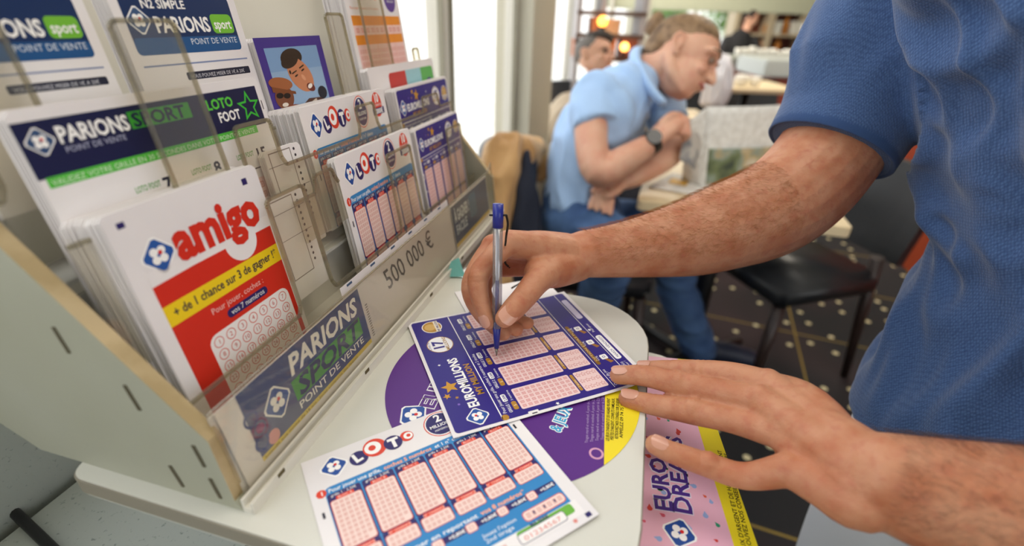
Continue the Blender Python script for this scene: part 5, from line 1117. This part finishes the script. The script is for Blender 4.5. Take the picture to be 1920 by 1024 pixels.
for k in range(9): cup(1384 + k * 13, 100, Yb + .18, .035, rnd.uniform(.06, .10), '#eceae2', ORD[k] + ' white cup from the left on the long bar worktop', 'cups along the bar worktop', zbase=zt + .011)
for k in range(8): 
    z_ = (zs if k % 2 else zb) + .018; c__ = aty(1396 + (k // 2) * 34 + (k % 2) * 6, 60, Yd + .1); bm = new(); h = rnd.uniform(.16, .24); tube(bm, [(c__.x, Yd + .1, z_), (c__.x, Yd + .1, z_ + h * .6), (c__.x, Yd + .1, z_ + h * .75), (c__.x, Yd + .1, z_ + h)], [.04, .04, .018, .014], 12, 3, cap=False)
    tag(ob('bottle', bm, mat('bottle_amber', '#b8762e', .2), None, True), ORD[k] + ' amber bottle from the left in the wall cabinet behind the bar', 'bottle', 'bottles in the wall cabinet')
for k, (x_, w_) in enumerate(((1452, 22), (1490, 24))): crate(x_ - w_ / 2, x_ + w_ / 2, 42, 64, Yd + .1, '#d9d9d2', ('white tin on the cabinet shelf left of centre behind the bar', 'white tin on the cabinet shelf nearest the blue sleeve')[k], 'tin', 'tin')
sg = crate(1497, 1526, 50, 103, Yb - .0 + .1, '#f0f1f3', 'upright white menu board standing on the bar', 'menu_board', 'board')
lamp(1347, 102, 4.9, .026, 'small round white globe lamp beside the bar end', '#fff6e8')
# barman
bmn = empty('person', (aty(1392, 60, 6.4).x, 6.4, 0), 0, 'barman in black standing behind the far bar', 'person'); X_ = bmn.location.x
hz = aty(1402, 34, 6.4).z; bm = new(); P3, B3 = head(bm, (X_ + .06, 6.4, hz), (.8, -.5, -.3), (0, 0, 1), .85); tube(bm, [(X_ + .02, 6.4, hz - .2), (X_ + .05, 6.4, hz - .06)], .05, 10, 1); me = remesh(bm, .012, 2); b4 = mk('body', me, SKIN2, bmn, True)
bm = new(); ell(bm, P3(-.03, 0, .04), .085, .075, .075, B3); ob('hair', bm, mat('dark_hair', '#2b211d', .7), b4, True)
bm = new(); tube(bm, [(X_ - .02, 6.4, .85), (X_ - .02, 6.4, hz - .35), (X_, 6.4, hz - .2)], [(.19, .12), (.21, .13), (.12, .09)], 16, 4, upv=(0, 1, 0)); tube(bm, [(X_ - .15, 6.4, hz - .25), (X_ - .22, 6.3, hz - .42), (X_ - .05, 6.15, hz - .5)], [.07, .06, .045], 12, 3); tube(bm, [(X_ + .15, 6.4, hz - .25), (X_ + .22, 6.3, hz - .42), (X_ + .1, 6.15, hz - .5)], [.07, .06, .045], 12, 3); me = remesh(bm, .014, 3); mk('shirt', me, mat('black_cloth', '#17171b', .9), bmn, True)
bm = new()
for s_ in (-1, 1): tube(bm, [(X_ + .09 * s_, 6.4, .88), (X_ + .09 * s_, 6.4, .5), (X_ + .1 * s_, 6.4, .03)], [.1, .075, .055], 12, 3)
me = remesh(bm, .014, 2); mk('trousers', me, mat('black_cloth', '#17171b', .9), bmn, True)
# cafe tables and chairs midway
def small_table(x, y, Y, w_, label):
    c__ = aty(x, y, Y); t_ = empty('cafe_table', (c__.x, Y, 0), 0, label, 'table'); bm = new(); box(bm, (c__.x, Y, c__.z - .012), (w_, .55, .024), None, .004); ob('tabletop', bm, WOOD, t_)
    bm = new(); tube(bm, [(c__.x, Y, c__.z - .03), (c__.x, Y, .02)], .025, 12, 1, cap=False); ob('pedestal', bm, BLACK, t_); bm = new(); tube(bm, [(c__.x, Y, .0), (c__.x, Y, .02)], .2, 20, 1, cap=False); ob('base', bm, BLACK, t_); return c__
c_a = small_table(1402, 158, 3.4, .50, 'small cafe table with two white cups in front of the bar')
c_b = small_table(1250, 218, 2.75, .5, 'pale cafe table just behind the reading man')
for x_, r_ in ((1391, .042), (1416, .036)):
    cup(x_, 150, 3.3, r_, r_ * 1.5, '#f1efe6', ('larger' if r_ > .04 else 'smaller') + ' white cup on the small cafe table before the bar', None, zbase=c_a.z + .0015)
for x_, y_, rz_, lb in ((1340, 215, 100, 'dark cafe chair draped with a white shirt past the reading man\'s face'), (1455, 205, 95, 'dark cafe chair between the small table and the service counter')):
    p_ = atz(x_, y_ + 60, .0); Y_ = 3.1 if x_ != 1455 else 3.7; X_ = aty(x_, 150, Y_).x; chair((X_, Y_, 0), R(rz_ - 180), lb, LEATH, .84, w=.42)
X_ = aty(1340, 150, 2.98).x; bm = new(); z1_, z0_ = aty(1340, 118, 3.0).z, aty(1340, 182, 3.0).z
tube(bm, [(X_, 2.93, z0_), (X_, 2.93, (z0_ + z1_) / 2), (X_, 2.95, z1_)], [(.075, .05), (.08, .055), (.055, .045)], 20, 5, upv=(0, 1, 0)); me = remesh(bm, .008, 3, .5, folds(6, [((0, 0, 1), .05, .02)], 1.0)); tag(mk('white_shirt', me, mat('white_shirt_cloth', '#e6e4ea', .9), None, True), 'white shirt hung over the dark chair past the reading man\'s nose', 'shirt')
# greenery outside the far window
rnd = random.Random(4)
for k, (x_, y_) in enumerate(((3.1, 11.9), (4.5, 11.6))):
    tr = empty('tree', (x_, y_, 0), 0, ('leafy green tree outside the far window, left one', 'leafy green tree outside the far window, right one')[k], 'tree')
    bm = new(); tube(bm, [(x_, y_, 0), (x_, y_, 1.2)], [.06, .04], 10, 2); ob('trunk', bm, DKW, tr)
    V = []; Fc = []
    for q_ in range(2600):
        c__ = Vector((x_ + rnd.gauss(0, .26), y_ + rnd.gauss(0, .26), 1.5 + rnd.gauss(0, .28))); a_ = Vector((rnd.uniform(-1, 1), rnd.uniform(-1, 1), rnd.uniform(-1, 1))).normalized() * .05; b_ = a_.orthogonal().normalized() * .025; i_ = len(V); V += [c__ - a_, c__ + b_, c__ + a_, c__ - b_]; Fc.append((i_, i_ + 1, i_ + 2, i_ + 3))
    me_ = bpy.data.meshes.new('foliage'); me_.from_pydata([tuple(v) for v in V], [], Fc); tag(mk('foliage', me_, mat('leaf_green', '#6f9a4a', .6), tr), kind='stuff')
# small coloured leaflet behind the rack rail
bm = new(); p0_ = L(.40, -.045, 0)
prism(bm, [atd(836, 519, .58), atd(872, 519, .58), atd(860, 483, .585), atd(846, 490, .585)], FW * .004); tag(ob('leaflet', bm, mat('leaflet_teal', '#6fb9b4', .5)), 'small teal and pink leaflet standing behind the far table edge', 'leaflet')
